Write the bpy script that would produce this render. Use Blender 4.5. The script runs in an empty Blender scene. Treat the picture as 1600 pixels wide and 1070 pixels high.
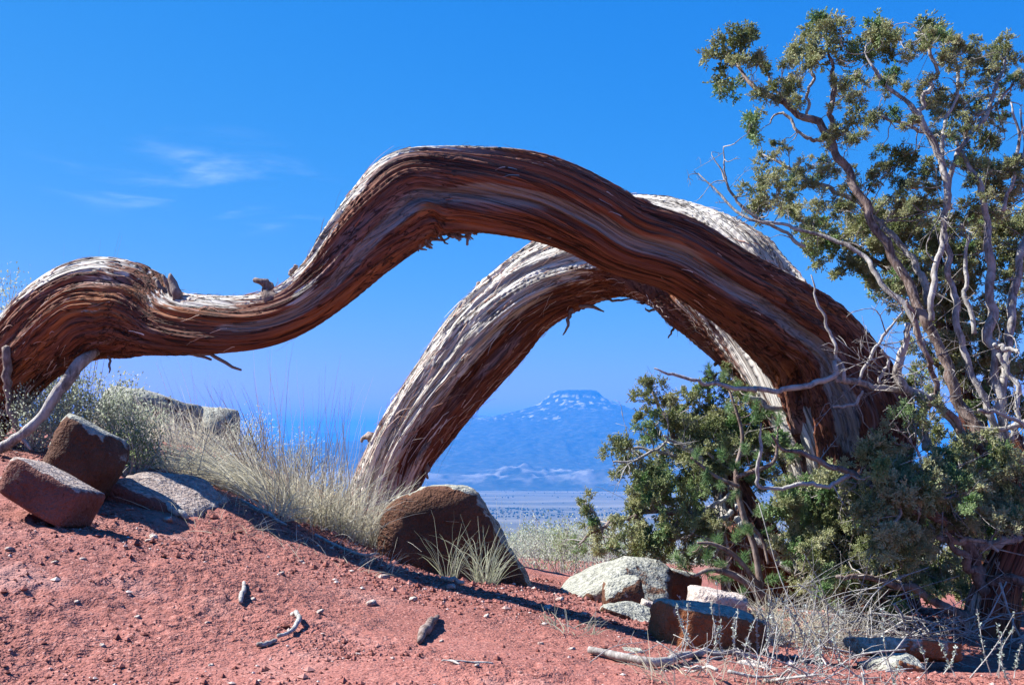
import bpy, math
import numpy as np
from mathutils import Vector, Matrix

# ------------------------------------------------------------------ camera, sky, sun, exposure
SC = bpy.context.scene
COL = SC.collection
F = 1716.0                      # focal length in photo pixels (1600 wide)
HORIZON = 690.0                 # row of the true horizon in the photograph
PITCH = math.atan((HORIZON - 535.0) / F)
cam_d = bpy.data.cameras.new('camera')
cam_d.sensor_width = 36.0
cam_d.lens = 36.0 * F / 1600.0
cam_d.clip_start = 0.05
cam_d.clip_end = 120000.0
cam = bpy.data.objects.new('camera', cam_d)
COL.objects.link(cam)
cam.location = (0, 0, 0)
cam.rotation_euler = (math.pi / 2 + PITCH, 0, 0)
SC.camera = cam

SUN_EL = math.radians(46.0)
SUN_BACK = math.radians(13.0)   # how far behind the subject, from straight left
SUN_DIR = Vector((-math.cos(SUN_BACK) * math.cos(SUN_EL), math.sin(SUN_BACK) * math.cos(SUN_EL), math.sin(SUN_EL)))
W = bpy.data.worlds.new('World')
SC.world = W
W.use_nodes = True
wn, wl = W.node_tree.nodes, W.node_tree.links
wn.clear()
sky = wn.new('ShaderNodeTexSky')
sky.sky_type = 'NISHITA'
sky.sun_disc = False
sky.sun_elevation = SUN_EL
sky.sun_rotation = math.radians(-90.0) + SUN_BACK
sky.altitude = 2000.0
sky.air_density = 1.0
sky.dust_density = 0.3
sky.ozone_density = 3.0
pre = wn.new('ShaderNodeVectorMath')          # the camera's own colour response: deeper, cleaner blue
pre.operation = 'SCALE'
pre.inputs['Scale'].default_value = 0.15
wl.new(sky.outputs['Color'], pre.inputs[0])
sep = wn.new('ShaderNodeSeparateColor')
cmb = wn.new('ShaderNodeCombineColor')
wl.new(pre.outputs['Vector'], sep.inputs['Color'])
for ch, (gain, power) in zip(('Red', 'Green', 'Blue'), ((1.35, 2.3), (0.60, 0.75), (0.88, 0.22))):
    pw = wn.new('ShaderNodeMath')
    pw.operation = 'POWER'
    wl.new(sep.outputs[ch], pw.inputs[0])
    pw.inputs[1].default_value = power
    ml = wn.new('ShaderNodeMath')
    ml.operation = 'MULTIPLY'
    wl.new(pw.outputs[0], ml.inputs[0])
    ml.inputs[1].default_value = gain / 0.15
    wl.new(ml.outputs[0], cmb.inputs[ch])
bg = wn.new('ShaderNodeBackground')
bg.inputs['Strength'].default_value = 0.054
wo = wn.new('ShaderNodeOutputWorld')
wl.new(cmb.outputs['Color'], bg.inputs['Color'])
wl.new(bg.outputs['Background'], wo.inputs['Surface'])

sun_d = bpy.data.lights.new('sun', 'SUN')
sun_d.energy = 5.0
sun_d.angle = math.radians(0.53)
sun_d.color = (1.0, 0.97, 0.93)
sun = bpy.data.objects.new('sun', sun_d)
COL.objects.link(sun)
sun.location = (-8, 3, 9)
sun.rotation_euler = SUN_DIR.to_track_quat('Z', 'Y').to_euler()

SC.render.engine = 'CYCLES'
SC.cycles.use_denoising = True
SC.cycles.max_bounces = 6
SC.cycles.diffuse_bounces = 3
SC.cycles.glossy_bounces = 2
SC.cycles.transparent_max_bounces = 6
SC.cycles.volume_bounces = 1
SC.cycles.sample_clamp_indirect = 4.0
SC.view_settings.view_transform = 'Standard'
SC.view_settings.look = 'None'
SC.view_settings.gamma = 1.0
SC.view_settings.exposure = 1.5
SC.view_settings.use_curve_mapping = False

# ------------------------------------------------------------------ helpers
CP, SP_ = math.cos(PITCH), math.sin(PITCH)
rng = np.random.default_rng(11)

def P(px, py, d):
    """photo pixel + forward distance in metres -> point (the camera is the origin)"""
    u, v = (px - 800.0) / F, (535.0 - py) / F
    y, z = CP - SP_ * v, SP_ + CP * v
    return np.array((u / y * d, d, z / y * d))

_tab = np.random.default_rng(3).random(256)
_perm = np.random.default_rng(4).permutation(256)

def vnoise(p):
    p = np.asarray(p, float)
    i = np.floor(p).astype(np.int64)
    f = p - i
    f = f * f * f * (f * (f * 6 - 15) + 10)
    out = 0
    for dx in (0, 1):
        wx = f[:, 0] if dx else 1 - f[:, 0]
        a = _perm[(i[:, 0] + dx) & 255]
        for dy in (0, 1):
            wy = f[:, 1] if dy else 1 - f[:, 1]
            b = _perm[(a + i[:, 1] + dy) & 255]
            for dz in (0, 1):
                wz = f[:, 2] if dz else 1 - f[:, 2]
                c = _perm[(b + i[:, 2] + dz) & 255]
                out = out + _tab[c] * wx * wy * wz
    return out * 2 - 1

def fbm(p, octs=4, gain=0.5, lac=2.03):
    p = np.asarray(p, float)
    a, s, t = 1.0, 0, 0
    for k in range(octs):
        s = s + a * vnoise(p + 17.3 * k)
        t += a
        a *= gain
        p = p * lac
    return s / t

def smooth(a, b, x):
    t = np.clip((np.asarray(x, float) - a) / (b - a), 0, 1)
    return t * t * (3 - 2 * t)

def unit(v):
    v = np.asarray(v, float)
    return v / np.maximum(np.linalg.norm(v, axis=-1, keepdims=True), 1e-9)

def mesh_data(name, V, Fc, smooth_shade=True, attrs=None):
    me = bpy.data.meshes.new(name)
    V = np.ascontiguousarray(V, np.float32)
    groups = Fc if isinstance(Fc, (list, tuple)) else [Fc]
    groups = [np.asarray(g, np.int32) for g in groups if len(g)]
    nl = sum(g.size for g in groups)
    nf = sum(len(g) for g in groups)
    me.vertices.add(len(V))
    me.vertices.foreach_set('co', V.ravel())
    me.loops.add(nl)
    me.loops.foreach_set('vertex_index', np.concatenate([g.ravel() for g in groups]))
    tot = np.concatenate([np.full(len(g), g.shape[1], np.int32) for g in groups])
    st = np.concatenate(([0], np.cumsum(tot)[:-1])).astype(np.int32)
    me.polygons.add(nf)
    me.polygons.foreach_set('loop_start', st)
    me.polygons.foreach_set('loop_total', tot)
    me.polygons.foreach_set('use_smooth', np.full(nf, smooth_shade, bool))
    for k, d in (attrs or {}).items():
        d = np.asarray(d, np.float32)
        if d.ndim == 1:
            me.attributes.new(k, 'FLOAT', 'POINT').data.foreach_set('value', d)
        else:
            me.attributes.new(k, 'FLOAT_VECTOR', 'POINT').data.foreach_set('vector', d.ravel())
    me.update()
    me.validate()
    return me

def mk(name, V, Fc, mat, parent=None, smooth_shade=True, attrs=None, origin=None, kind=None):
    V = np.asarray(V, float)
    if parent is not None:
        o_ = np.array(parent['_o']) if '_o' in parent else np.zeros(3)
    elif origin is not None:
        o_ = np.array(origin, float)
    else:
        o_ = np.zeros(3)
    me = mesh_data(name, V - o_, Fc, smooth_shade, attrs)
    me.materials.append(mat)
    ob = bpy.data.objects.new(name, me)
    COL.objects.link(ob)
    if parent is not None:
        ob.parent = parent
        ob['_o'] = [float(c) for c in o_]
    else:
        ob.location = o_
        ob['_o'] = [float(c) for c in o_]
    if kind:
        ob['kind'] = kind
    return ob

def tag(ob, label, cat, group=None):
    ob['label'] = label
    ob['category'] = cat
    if group:
        ob['group'] = group
    return ob

def thing(name, label, cat, loc, group=None):
    o = bpy.data.objects.new(name, None)
    COL.objects.link(o)
    o.empty_display_size = 0.1
    o.location = [float(c) for c in loc]
    o['_o'] = [float(c) for c in loc]
    return tag(o, label, cat, group)

class Bag:
    """collects verts and faces of many small shapes for one mesh"""
    def __init__(s):
        s.v, s.q, s.t, s.n, s.a = [], [], [], 0, []
    def add(s, V, Q=None, T=None, a=0.0):
        s.v.append(np.asarray(V, float))
        if Q is not None and len(Q): s.q.append(np.asarray(Q) + s.n)
        if T is not None and len(T): s.t.append(np.asarray(T) + s.n)
        s.a.append(np.full(len(V), a) if np.isscalar(a) else np.asarray(a, float))
        s.n += len(V)
    def get(s):
        f = []
        if s.q: f.append(np.concatenate(s.q))
        if s.t: f.append(np.concatenate(s.t))
        return np.concatenate(s.v), f, np.concatenate(s.a)

def spline(pts, n):
    """Catmull-Rom through rows of pts (any number of columns), n samples even in length of the first 3"""
    p = np.asarray(pts, float)
    if len(p) == 2:
        t = np.linspace(0, 1, n)[:, None]
        return p[0] * (1 - t) + p[1] * t
    e = np.vstack((2 * p[0] - p[1], p, 2 * p[-1] - p[-2]))
    out = []
    for i in range(1, len(e) - 2):
        t = np.linspace(0, 1, 24, endpoint=(i == len(e) - 3))[:, None]
        a, b, c, d = e[i - 1], e[i], e[i + 1], e[i + 2]
        out.append(0.5 * (2 * b + (c - a) * t + (2 * a - 5 * b + 4 * c - d) * t * t + (3 * b - a - 3 * c + d) * t ** 3))
    o = np.concatenate(out)
    L = np.concatenate(([0], np.cumsum(np.linalg.norm(np.diff(o[:, :3], axis=0), axis=1))))
    q = np.linspace(0, L[-1], n)
    return np.stack([np.interp(q, L, o[:, k]) for k in range(o.shape[1])], 1)

def frames(C):
    """tangent + two normals carried along the curve without twist"""
    T = unit(np.gradient(C, axis=0))
    n = len(C)
    N = np.zeros_like(C)
    ref = np.array((0, 0, 1.0)) if abs(T[0, 2]) < 0.9 else np.array((1.0, 0, 0))
    v = unit(ref - T[0] * ref.dot(T[0]))
    for i in range(n):
        v = v - T[i] * v.dot(T[i])
        v = v / max(np.linalg.norm(v), 1e-9)
        N[i] = v
    return T, N, np.cross(T, N)

def tube(C, R, sides=6):
    """tapered tube, closed by a point at each end"""
    C = np.asarray(C, float)
    T, N, B = frames(C)
    n = len(C)
    th = np.arange(sides) / sides * 2 * np.pi
    ring = np.cos(th)[None, :, None] * N[:, None] + np.sin(th)[None, :, None] * B[:, None]
    V = (C[:, None] + ring * np.asarray(R)[:, None, None]).reshape(-1, 3)
    i = np.arange(n - 1)[:, None] * sides
    j = np.arange(sides)[None, :]
    k = (j + 1) % sides
    Q = np.stack((i + j, i + k, i + sides + k, i + sides + j), -1).reshape(-1, 4)
    V = np.vstack((V, C[0] - T[0] * R[0] * 0.5, C[-1] + T[-1] * R[-1] * 0.7))
    a, b = n * sides, n * sides + 1
    j = np.arange(sides)
    k = (j + 1) % sides
    T3 = np.vstack((np.stack((np.full(sides, a), k, j), 1), np.stack((np.full(sides, b), (n - 1) * sides + j, (n - 1) * sides + k), 1)))
    return V, Q, T3

def ribbon(C, Wd, side):
    """flat tapered strip; C (n,3), Wd (n,), side (3,) or (n,3)"""
    side = np.broadcast_to(side, C.shape)
    V = np.empty((2 * len(C), 3))
    V[0::2] = C - side * np.asarray(Wd)[:, None]
    V[1::2] = C + side * np.asarray(Wd)[:, None]
    i = np.arange(len(C) - 1)[:, None] * 2
    return V, np.concatenate((i, i + 1, i + 3, i + 2), 1)

# ------------------------------------------------------------------ materials
class NT:
    def __init__(s, name):
        s.m = bpy.data.materials.new(name)
        s.m.use_nodes = True
        s.n, s.l = s.m.node_tree.nodes, s.m.node_tree.links
        s.b = s.n['Principled BSDF']
        s.b.inputs['Roughness'].default_value = 0.85
        s.b.inputs['Specular IOR Level'].default_value = 0.25
    def node(s, t, **kw):
        nd = s.n.new(t)
        for k, v in kw.items():
            setattr(nd, k, v)
        return nd
    def put(s, sock, v):
        if isinstance(v, bpy.types.NodeSocket):
            s.l.new(v, sock)
        else:
            if sock.type == 'RGBA' and len(v) == 3:
                v = (*v, 1)
            sock.default_value = v
    def noise(s, vec, scale, detail=4, rough=0.55, dist=0.0):
        nd = s.node('ShaderNodeTexNoise')
        if vec is not None: s.l.new(vec, nd.inputs['Vector'])
        nd.inputs['Scale'].default_value = scale
        nd.inputs['Detail'].default_value = detail
        nd.inputs['Roughness'].default_value = rough
        nd.inputs['Distortion'].default_value = dist
        return nd.outputs['Fac']
    def voro(s, vec, scale, feature='F1', out='Distance'):
        nd = s.node('ShaderNodeTexVoronoi', feature=feature)
        if vec is not None: s.l.new(vec, nd.inputs['Vector'])
        nd.inputs['Scale'].default_value = scale
        return nd.outputs[out]
    def scale(s, vec, xyz):
        nd = s.node('ShaderNodeMapping')
        s.l.new(vec, nd.inputs['Vector'])
        nd.inputs['Scale'].default_value = xyz
        return nd.outputs['Vector']
    def ramp(s, fac, stops):
        nd = s.node('ShaderNodeValToRGB')
        el = nd.color_ramp.elements
        while len(el) < len(stops): el.new(0.5)
        for e, (p, c) in zip(el, stops):
            e.position = p
            e.color = (*c, 1) if len(c) == 3 else c
        s.l.new(fac, nd.inputs['Fac'])
        return nd.outputs['Color']
    def mix(s, fac, a, b, blend='MIX'):
        nd = s.node('ShaderNodeMix', data_type='RGBA', blend_type=blend)
        s.put(nd.inputs['Factor'], fac)
        s.put(nd.inputs['A'], a)
        s.put(nd.inputs['B'], b)
        return nd.outputs['Result']
    def math(s, op, a, b=0.0, c=None):
        nd = s.node('ShaderNodeMath', operation=op)
        s.put(nd.inputs[0], a)
        s.put(nd.inputs[1], b)
        if c is not None: s.put(nd.inputs[2], c)
        return nd.outputs[0]
    def rng(s, v, a, b, c=0.0, d=1.0):
        nd = s.node('ShaderNodeMapRange', interpolation_type='SMOOTHSTEP')
        s.put(nd.inputs['Value'], v)
        for k, x in zip(('From Min', 'From Max', 'To Min', 'To Max'), (a, b, c, d)):
            nd.inputs[k].default_value = x
        return nd.outputs['Result']
    def attr(s, name):
        nd = s.node('ShaderNodeAttribute', attribute_name=name)
        return nd
    def obco(s):
        return s.node('ShaderNodeTexCoord').outputs['Object']
    def pos(s):
        return s.node('ShaderNodeNewGeometry').outputs['Position']
    def bump(s, h, strength, dist, prev=None):
        nd = s.node('ShaderNodeBump')
        nd.inputs['Strength'].default_value = strength
        nd.inputs['Distance'].default_value = dist
        s.l.new(h, nd.inputs['Height'])
        if prev is not None: s.l.new(prev, nd.inputs['Normal'])
        return nd.outputs['Normal']
    def done(s, col, normal=None, rough=None):
        s.put(s.b.inputs['Base Color'], col)
        if normal is not None: s.l.new(normal, s.b.inputs['Normal'])
        if rough is not None: s.put(s.b.inputs['Roughness'], rough)
        return s.m

def m_soil():
    t = NT('red_soil')
    p = t.pos()
    c = t.ramp(t.noise(p, 1.3, 6, 0.65), [(0.3, (0.215, 0.078, 0.060)), (0.55, (0.265, 0.100, 0.079)), (0.75, (0.31, 0.130, 0.105))])
    fine = t.noise(p, 70, 2, 0.6)
    c = t.mix(t.rng(fine, 0.56, 0.72), c, (0.38, 0.19, 0.155))
    c = t.mix(t.rng(fine, 0.44, 0.30), c, (0.12, 0.036, 0.026))
    c = t.mix(t.rng(t.noise(p, 2.6, 4), 0.56, 0.72, 0, 0.55), c, (0.36, 0.20, 0.168))
    speck = t.voro(p, 140)
    c = t.mix(t.math('MULTIPLY', t.rng(speck, 0.22, 0.12), t.rng(t.noise(p, 11, 3), 0.5, 0.62)), c, (0.50, 0.33, 0.28))
    amt = t.rng(t.noise(p, 1.7, 4, 0.6), 0.40, 0.62, 0.25, 1.0)
    n = t.bump(t.math('MULTIPLY', t.noise(p, 44, 3, 0.6), amt), 0.9, 0.034)
    n = t.bump(t.noise(p, 130, 1, 0.5), 0.7, 0.008, n)
    return t.done(c, n, 0.95)

def m_bark(name, grey_bias, pale=1.0, cr=0.75):
    t = NT(name)
    fa = t.attr('fib').outputs['Vector']
    wea_sun = t.attr('weather_sun').outputs['Fac']  # weathering with painted sunlight mixed in
    deep = t.attr('deep').outputs['Fac']
    f1 = t.noise(t.scale(fa, (36, 36, 1.1)), 1.0, 3, 0.6, 0.4)
    f2 = t.noise(t.scale(fa, (120, 120, 1.8)), 1.0, 2, 0.6, 0.5)
    f4 = t.noise(t.scale(fa, (46, 46, 0.6)), 1.0, 3, 0.55, 0.9)
    crack = t.rng(t.math('ABSOLUTE', t.math('SUBTRACT', f4, 0.5)), 0.032, 0.006)
    f3 = t.noise(t.scale(fa, (9, 9, 0.9)), 1.0, 4, 0.6)
    fm = t.math('ADD', t.math('MULTIPLY', f1, 0.55), t.math('MULTIPLY', f2, 0.45))
    red = t.ramp(fm, [(0.30, (0.038, 0.013, 0.008)), (0.44, (0.110, 0.037, 0.021)), (0.55, (0.180, 0.066, 0.036)), (0.66, (0.25, 0.105, 0.062)), (0.76, (0.36, 0.225, 0.17))])
    red = t.mix(t.rng(f3, 0.52, 0.66, 0, 0.8), red, t.ramp(fm, [(0.3, (0.11, 0.035, 0.010)), (0.5, (0.30, 0.10, 0.028)), (0.7, (0.40, 0.17, 0.065))]))
    red = t.mix(t.rng(t.noise(t.scale(fa, (14, 14, 1.6)), 1.0, 3, 0.6), 0.55, 0.68, 0, 0.55), red, t.ramp(fm, [(0.3, (0.08, 0.055, 0.055)), (0.5, (0.20, 0.14, 0.135)), (0.7, (0.33, 0.25, 0.235))]))
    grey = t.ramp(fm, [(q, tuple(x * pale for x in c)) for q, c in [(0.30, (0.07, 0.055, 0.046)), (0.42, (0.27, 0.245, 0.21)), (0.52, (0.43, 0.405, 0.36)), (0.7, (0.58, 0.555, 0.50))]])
    wf = t.math('ADD', t.math('ADD', wea_sun, grey_bias), t.math('MULTIPLY', t.math('SUBTRACT', fm, 0.5), 2.2))
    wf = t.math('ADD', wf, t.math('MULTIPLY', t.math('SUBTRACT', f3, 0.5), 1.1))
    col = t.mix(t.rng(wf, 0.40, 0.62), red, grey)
    groove = t.attr('groove').outputs['Fac']
    gcol = t.ramp(fm, [(0.3, (0.12, 0.105, 0.098)), (0.5, (0.21, 0.19, 0.178)), (0.7, (0.30, 0.275, 0.26))])
    col = t.mix(t.rng(t.math('ADD', groove, t.math('MULTIPLY', t.math('SUBTRACT', f1, 0.5), 1.0)), 0.36, 0.56), col, gcol)
    col = t.mix(t.math('MULTIPLY', t.math('MULTIPLY', crack, cr), t.math('SUBTRACT', 1.0, groove)), col, (0.022, 0.010, 0.007))
    n = t.bump(f1, 0.9, 0.022)
    n = t.bump(f2, 0.8, 0.006, n)
    n = t.bump(t.math('SUBTRACT', 1.0, crack), 1.0, 0.012, n)
    return t.done(col, n, 0.82)

def m_strip(name, a, b, c):
    t = NT(name)
    v = t.attr('tint').outputs['Fac']
    col = t.ramp(v, [(0.0, a), (0.5, b), (1.0, c)])
    return t.done(col)

def m_branch(name, dark, mid, pale, k=1.0):
    t = NT(name)
    p = t.pos()
    f = t.noise(t.scale(p, (70, 70, 22)), k, 5, 0.65)
    g = t.noise(p, 9, 4)
    col = t.ramp(f, [(0.33, dark), (0.5, mid), (0.66, pale)])
    col = t.mix(t.rng(g, 0.42, 0.62, 0.0, 0.7), col, pale)
    return t.done(col, t.bump(f, 0.8, 0.008), 0.75)

def m_leaf(name, a, b, c, transl=0.25):
    t = NT(name)
    r = t.node('ShaderNodeObjectInfo').outputs['Random']
    v = t.attr('tint').outputs['Fac']
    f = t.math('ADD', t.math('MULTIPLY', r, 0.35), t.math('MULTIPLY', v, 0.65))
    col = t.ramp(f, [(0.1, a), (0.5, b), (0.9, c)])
    t.put(t.b.inputs['Base Color'], col)
    t.b.inputs['Roughness'].default_value = 0.6
    tr = t.node('ShaderNodeBsdfTranslucent')
    t.l.new(col, tr.inputs['Color'])
    mx = t.node('ShaderNodeMixShader')
    mx.inputs['Fac'].default_value = transl
    t.l.new(t.b.outputs['BSDF'], mx.inputs[1])
    t.l.new(tr.outputs['BSDF'], mx.inputs[2])
    t.l.new(mx.outputs['Shader'], t.n['Material Output'].inputs['Surface'])
    return t.m

def m_rock(name, rust, mid, pale, lichen):
    """bare sandstone with pale lichen on the upper faces; sunlit faces are painted paler too"""
    t = NT(name)
    o = t.obco()
    c = t.ramp(t.noise(o, 5, 6, 0.65), [(0.3, rust), (0.55, mid), (0.78, tuple(min(1, x * 1.25) for x in mid))])
    c = t.mix(t.rng(t.noise(o, 60, 4, 0.7), 0.40, 0.28), c, tuple(x * 0.45 for x in rust))
    up = t.attr('crust_sun').outputs['Fac']
    l = t.math('ADD', up, t.math('MULTIPLY', t.math('SUBTRACT', t.noise(o, 14, 6, 0.7), 0.5), 1.6))
    pc = t.ramp(t.noise(o, 45, 5, 0.7), [(0.33, tuple(x * 0.45 for x in pale)), (0.5, pale), (0.68, lichen)])
    c = t.mix(t.rng(l, 0.42, 0.6), c, pc)
    n = t.bump(t.noise(o, 22, 4, 0.6), 0.9, 0.03)
    n = t.bump(t.noise(o, 85, 2, 0.6), 0.9, 0.010, n)
    return t.done(c, n, 0.92)

M = {}
M['soil'] = m_soil()
M['bark_front'] = m_bark('red_juniper_bark', 0.0)
M['bark_rear'] = m_bark('weathered_sunlit_bark', 0.12, 1.3, 0.55)  # greys raised beyond wear to carry the sun on this bark
M['fibre'] = m_strip('bark_fibre', (0.10, 0.03, 0.018), (0.30, 0.12, 0.07), (0.62, 0.57, 0.50))
M['branch'] = m_branch('grey_branch_bark', (0.08, 0.07, 0.06), (0.20, 0.175, 0.155), (0.40, 0.375, 0.34))
M['brown_branch'] = m_branch('brown_branch_bark', (0.05, 0.032, 0.025), (0.13, 0.085, 0.068), (0.27, 0.215, 0.185))
M['dead'] = m_branch('bleached_dead_wood', (0.11, 0.10, 0.09), (0.27, 0.255, 0.23), (0.41, 0.395, 0.36))
M['juniper'] = m_leaf('juniper_foliage', (0.085, 0.13, 0.052), (0.28, 0.325, 0.135), (0.54, 0.54, 0.33), 0.5)
M['juniper_fresh'] = m_leaf('fresh_juniper_foliage', (0.065, 0.15, 0.055), (0.21, 0.34, 0.125), (0.42, 0.50, 0.26), 0.5)
M['pine'] = m_leaf('pine_needle', (0.05, 0.12, 0.045), (0.14, 0.25, 0.09), (0.34, 0.41, 0.22), 0.35)
M['straw'] = m_leaf('dry_grass_blade', (0.26, 0.22, 0.14), (0.50, 0.465, 0.34), (0.68, 0.65, 0.52), 0.4)
M['green_straw'] = m_leaf('green_grass_blade', (0.15, 0.175, 0.09), (0.34, 0.37, 0.245), (0.54, 0.55, 0.42), 0.4)
M['stalk'] = m_leaf('brown_dry_stalk', (0.22, 0.13, 0.09), (0.38, 0.29, 0.21), (0.55, 0.48, 0.37), 0.2)
M['sage'] = m_leaf('sage_leaf', (0.19, 0.225, 0.14), (0.38, 0.42, 0.31), (0.58, 0.61, 0.50), 0.45)
M['green_sage'] = m_leaf('green_sage_leaf', (0.10, 0.15, 0.05), (0.25, 0.31, 0.14), (0.44, 0.48, 0.31), 0.45)
M['rock'] = m_rock('lichen_sandstone', (0.060, 0.025, 0.013), (0.115, 0.050, 0.027), (0.28, 0.28, 0.23), (0.42, 0.42, 0.36))
M['red_rock'] = m_rock('red_sandstone', (0.11, 0.040, 0.028), (0.18, 0.072, 0.054), (0.30, 0.235, 0.20), (0.44, 0.40, 0.35))
M['rusty_rock'] = m_rock('rusty_sandstone', (0.16, 0.055, 0.020), (0.26, 0.10, 0.042), (0.28, 0.28, 0.23), (0.44, 0.44, 0.38))
M['chip'] = m_rock('pale_stone_chip', (0.25, 0.14, 0.112), (0.36, 0.235, 0.195), (0.44, 0.37, 0.32), (0.54, 0.50, 0.45))
# ------------------------------------------------------------------ the ground
GP = [(-420, 1070, 2.2), (0, 1070, 2.55), (400, 1070, 2.65), (800, 1070, 2.8), (1200, 1070, 3.1), (1600, 1070, 3.3), (2000, 1070, 3.4),
      (0, 900, 3.15), (400, 960, 3.3), (800, 1000, 3.55), (1000, 1005, 3.8), (-300, 860, 3.0),
      (0, 790, 3.85), (120, 826, 3.85), (250, 862, 3.75), (400, 867, 4.2), (600, 892, 4.5), (830, 918, 4.9), (950, 965, 4.5),
      (1100, 1015, 4.1), (1300, 1030, 4.5), (1500, 1030, 4.7), (1700, 1020, 5.0),
      (0, 705, 4.9), (180, 775, 4.55), (330, 785, 4.7), (500, 850, 4.75), (640, 885, 4.95), (720, 902, 5.0), (-300, 720, 4.4),
      (100, 690, 6.0), (300, 700, 6.3), (450, 765, 6.1), (590, 805, 7.6), (730, 880, 6.2), (880, 918, 6.0), (1040, 935, 6.0), (1330, 950, 6.0),
      (1560, 985, 5.3), (240, 690, 8.6), (0, 690, 8.5), (600, 850, 8.6), (850, 905, 8.6), (1200, 935, 8.6), (1600, 960, 8.0), (-300, 680, 7.5)]
_g = np.array([P(*g) for g in GP])
_g = np.vstack((_g, [(-1.5, 0.3, -0.72), (0.2, 0.2, -0.78), (2.2, 0.5, -0.86), (-3.4, 2.0, -0.35), (4.5, 3.0, -1.0), (-4.5, 5.0, 0.15), (5, 6.5, -1.15)]))
def _U(r):
    return np.where(r > 1e-9, r * r * np.log(np.maximum(r, 1e-9)), 0.0)
_n = len(_g)
_K = _U(np.linalg.norm(_g[:, None, :2] - _g[None, :, :2], axis=2)) + np.eye(_n) * 0.02
_Pm = np.hstack((np.ones((_n, 1)), _g[:, :2]))
_A = np.block([[_K, _Pm], [_Pm.T, np.zeros((3, 3))]])
_w = np.linalg.solve(_A, np.concatenate((_g[:, 2], np.zeros(3))))

def bench(x, y):
    r = np.hypot(x, np.maximum(y, 0) + 0.0)
    z = -0.72 - 0.098 * np.maximum(r - 6.5, 0) - 0.03 * np.clip(x, -6, 6)
    z = z - 0.32 * np.maximum(r - 130, 0) * smooth(130, 260, r)
    v = -205.0 - 40.0 * smooth(2500, 6500, r)
    return np.maximum(z, v) + 0.0

def H(x, y):
    x, y = np.atleast_1d(np.asarray(x, float)), np.atleast_1d(np.asarray(y, float))
    out = bench(x, y)
    m = (np.abs(x) < 9) & (y > -4) & (y < 16)
    if m.any():
        xs, ys = x[m], y[m]
        z = np.empty(len(xs))
        for i in range(0, len(xs), 60000):
            a, b = xs[i:i + 60000], ys[i:i + 60000]
            r2 = (a[:, None] - _g[None, :, 0]) ** 2 + (b[:, None] - _g[None, :, 1]) ** 2
            z[i:i + 60000] = (0.5 * r2 * np.log(np.maximum(r2, 1e-12))) @ _w[:_n] + _w[_n] + _w[_n + 1] * a + _w[_n + 2] * b
        k = (1 - smooth(8.0, 13.0, ys)) * (1 - smooth(4.0, 8.0, np.abs(xs))) * smooth(-3, 0.5, ys)
        out[m] = out[m] * (1 - k) + np.clip(z, -1.6, 1.0) * k
    return out

def onground(px, py, d0=2.0, d1=12.0):
    """the first ground point along the sight line through a photo pixel"""
    d = np.linspace(d0, d1, 700)
    q = np.array([P(px, py, k) for k in d])
    h = H(q[:, 0], q[:, 1])
    i = np.argmax(q[:, 2] <= h)
    return np.array((q[i, 0], q[i, 1], h[i]))

def gzr(x, y):
    """height of the finished soil surface, crumbs of relief included"""
    x, y = np.atleast_1d(float(x)), np.atleast_1d(float(y))
    return float((H(x, y) + relief(x, y))[0])

def gz(x, y):
    return float(H(x, y)[0])

def relief(x, y):
    p = np.stack((x, y, np.zeros_like(x)), 1)
    a = 0.022 * fbm(p * 2.2, 3) + 0.012 * fbm(p * 7.0 + 5, 3)
    b = 0.6 * fbm(p * 20.0 + 9, 2, 0.6) + 0.6 * fbm(p * 11.0 + 2, 2, 0.6)
    c = vnoise(p * 52.0 + 3)
    rough = 0.16 + 0.84 * smooth(-0.25, 0.3, fbm(p * 1.5 + 31, 4))
    return a + rough * (0.014 * np.maximum(b, -0.3) + 0.007 * c)

# fine sheet of red soil where the camera stands and the tree grows
nu, nv = 720, 560
u = np.linspace(-0.72, 0.72, nu)
yy = np.exp(np.linspace(math.log(1.5), math.log(9.6), nv))
Y, Ug = np.meshgrid(yy, u, indexing='ij')
X = Ug * (Y + 0.8)
x_, y_ = X.ravel(), Y.ravel()
edge = np.minimum(smooth(0.72, 0.67, np.abs(Ug)).ravel(), np.minimum(smooth(1.5, 1.7, y_), smooth(9.6, 9.0, y_)))
z_ = H(x_, y_) + relief(x_, y_) * edge - 0.14 * (1 - edge)
i, j = np.meshgrid(np.arange(nv - 1), np.arange(nu - 1), indexing='ij')
k = (i * nu + j).ravel()
mk('ground', np.stack((x_, y_, z_), 1), np.stack((k, k + 1, k + nu + 1, k + nu), 1), M['soil'], kind='structure')

# hillside, valley floor and plain in one sheet that reaches the horizon
t = NT('valley_floor')
p = t.pos()
d = t.node('ShaderNodeVectorMath', operation='LENGTH')
t.l.new(p, d.inputs[0])
r = d.outputs['Value']
far = t.ramp(t.noise(t.scale(p, (0.0011, 0.0042, 0.0)), 1.0, 6, 0.6), [(0.36, (0.06, 0.06, 0.038)), (0.5, (0.115, 0.105, 0.075)), (0.64, (0.20, 0.175, 0.13))])
far = t.mix(t.rng(t.noise(p, 0.06, 5, 0.65), 0.5, 0.62, 0, 0.5), far, (0.12, 0.125, 0.075))
bnch = t.ramp(t.noise(p, 0.7, 6, 0.65), [(0.34, (0.23, 0.095, 0.07)), (0.46, (0.25, 0.205, 0.145)), (0.62, (0.33, 0.31, 0.23))])
col = t.mix(t.rng(r, 120, 320), bnch, far)
col = t.mix(t.rng(r, 22, 10), col, (0.24, 0.088, 0.068))
M['valley'] = t.done(col, t.bump(t.noise(p, 3.0, 6, 0.7), 0.5, 0.2), 0.95)
nr, na = 250, 300
rr = np.concatenate(([0.0], np.exp(np.linspace(math.log(0.5), math.log(24000.0), nr - 1))))
aa = np.arange(na) / na * 2 * np.pi
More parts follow.
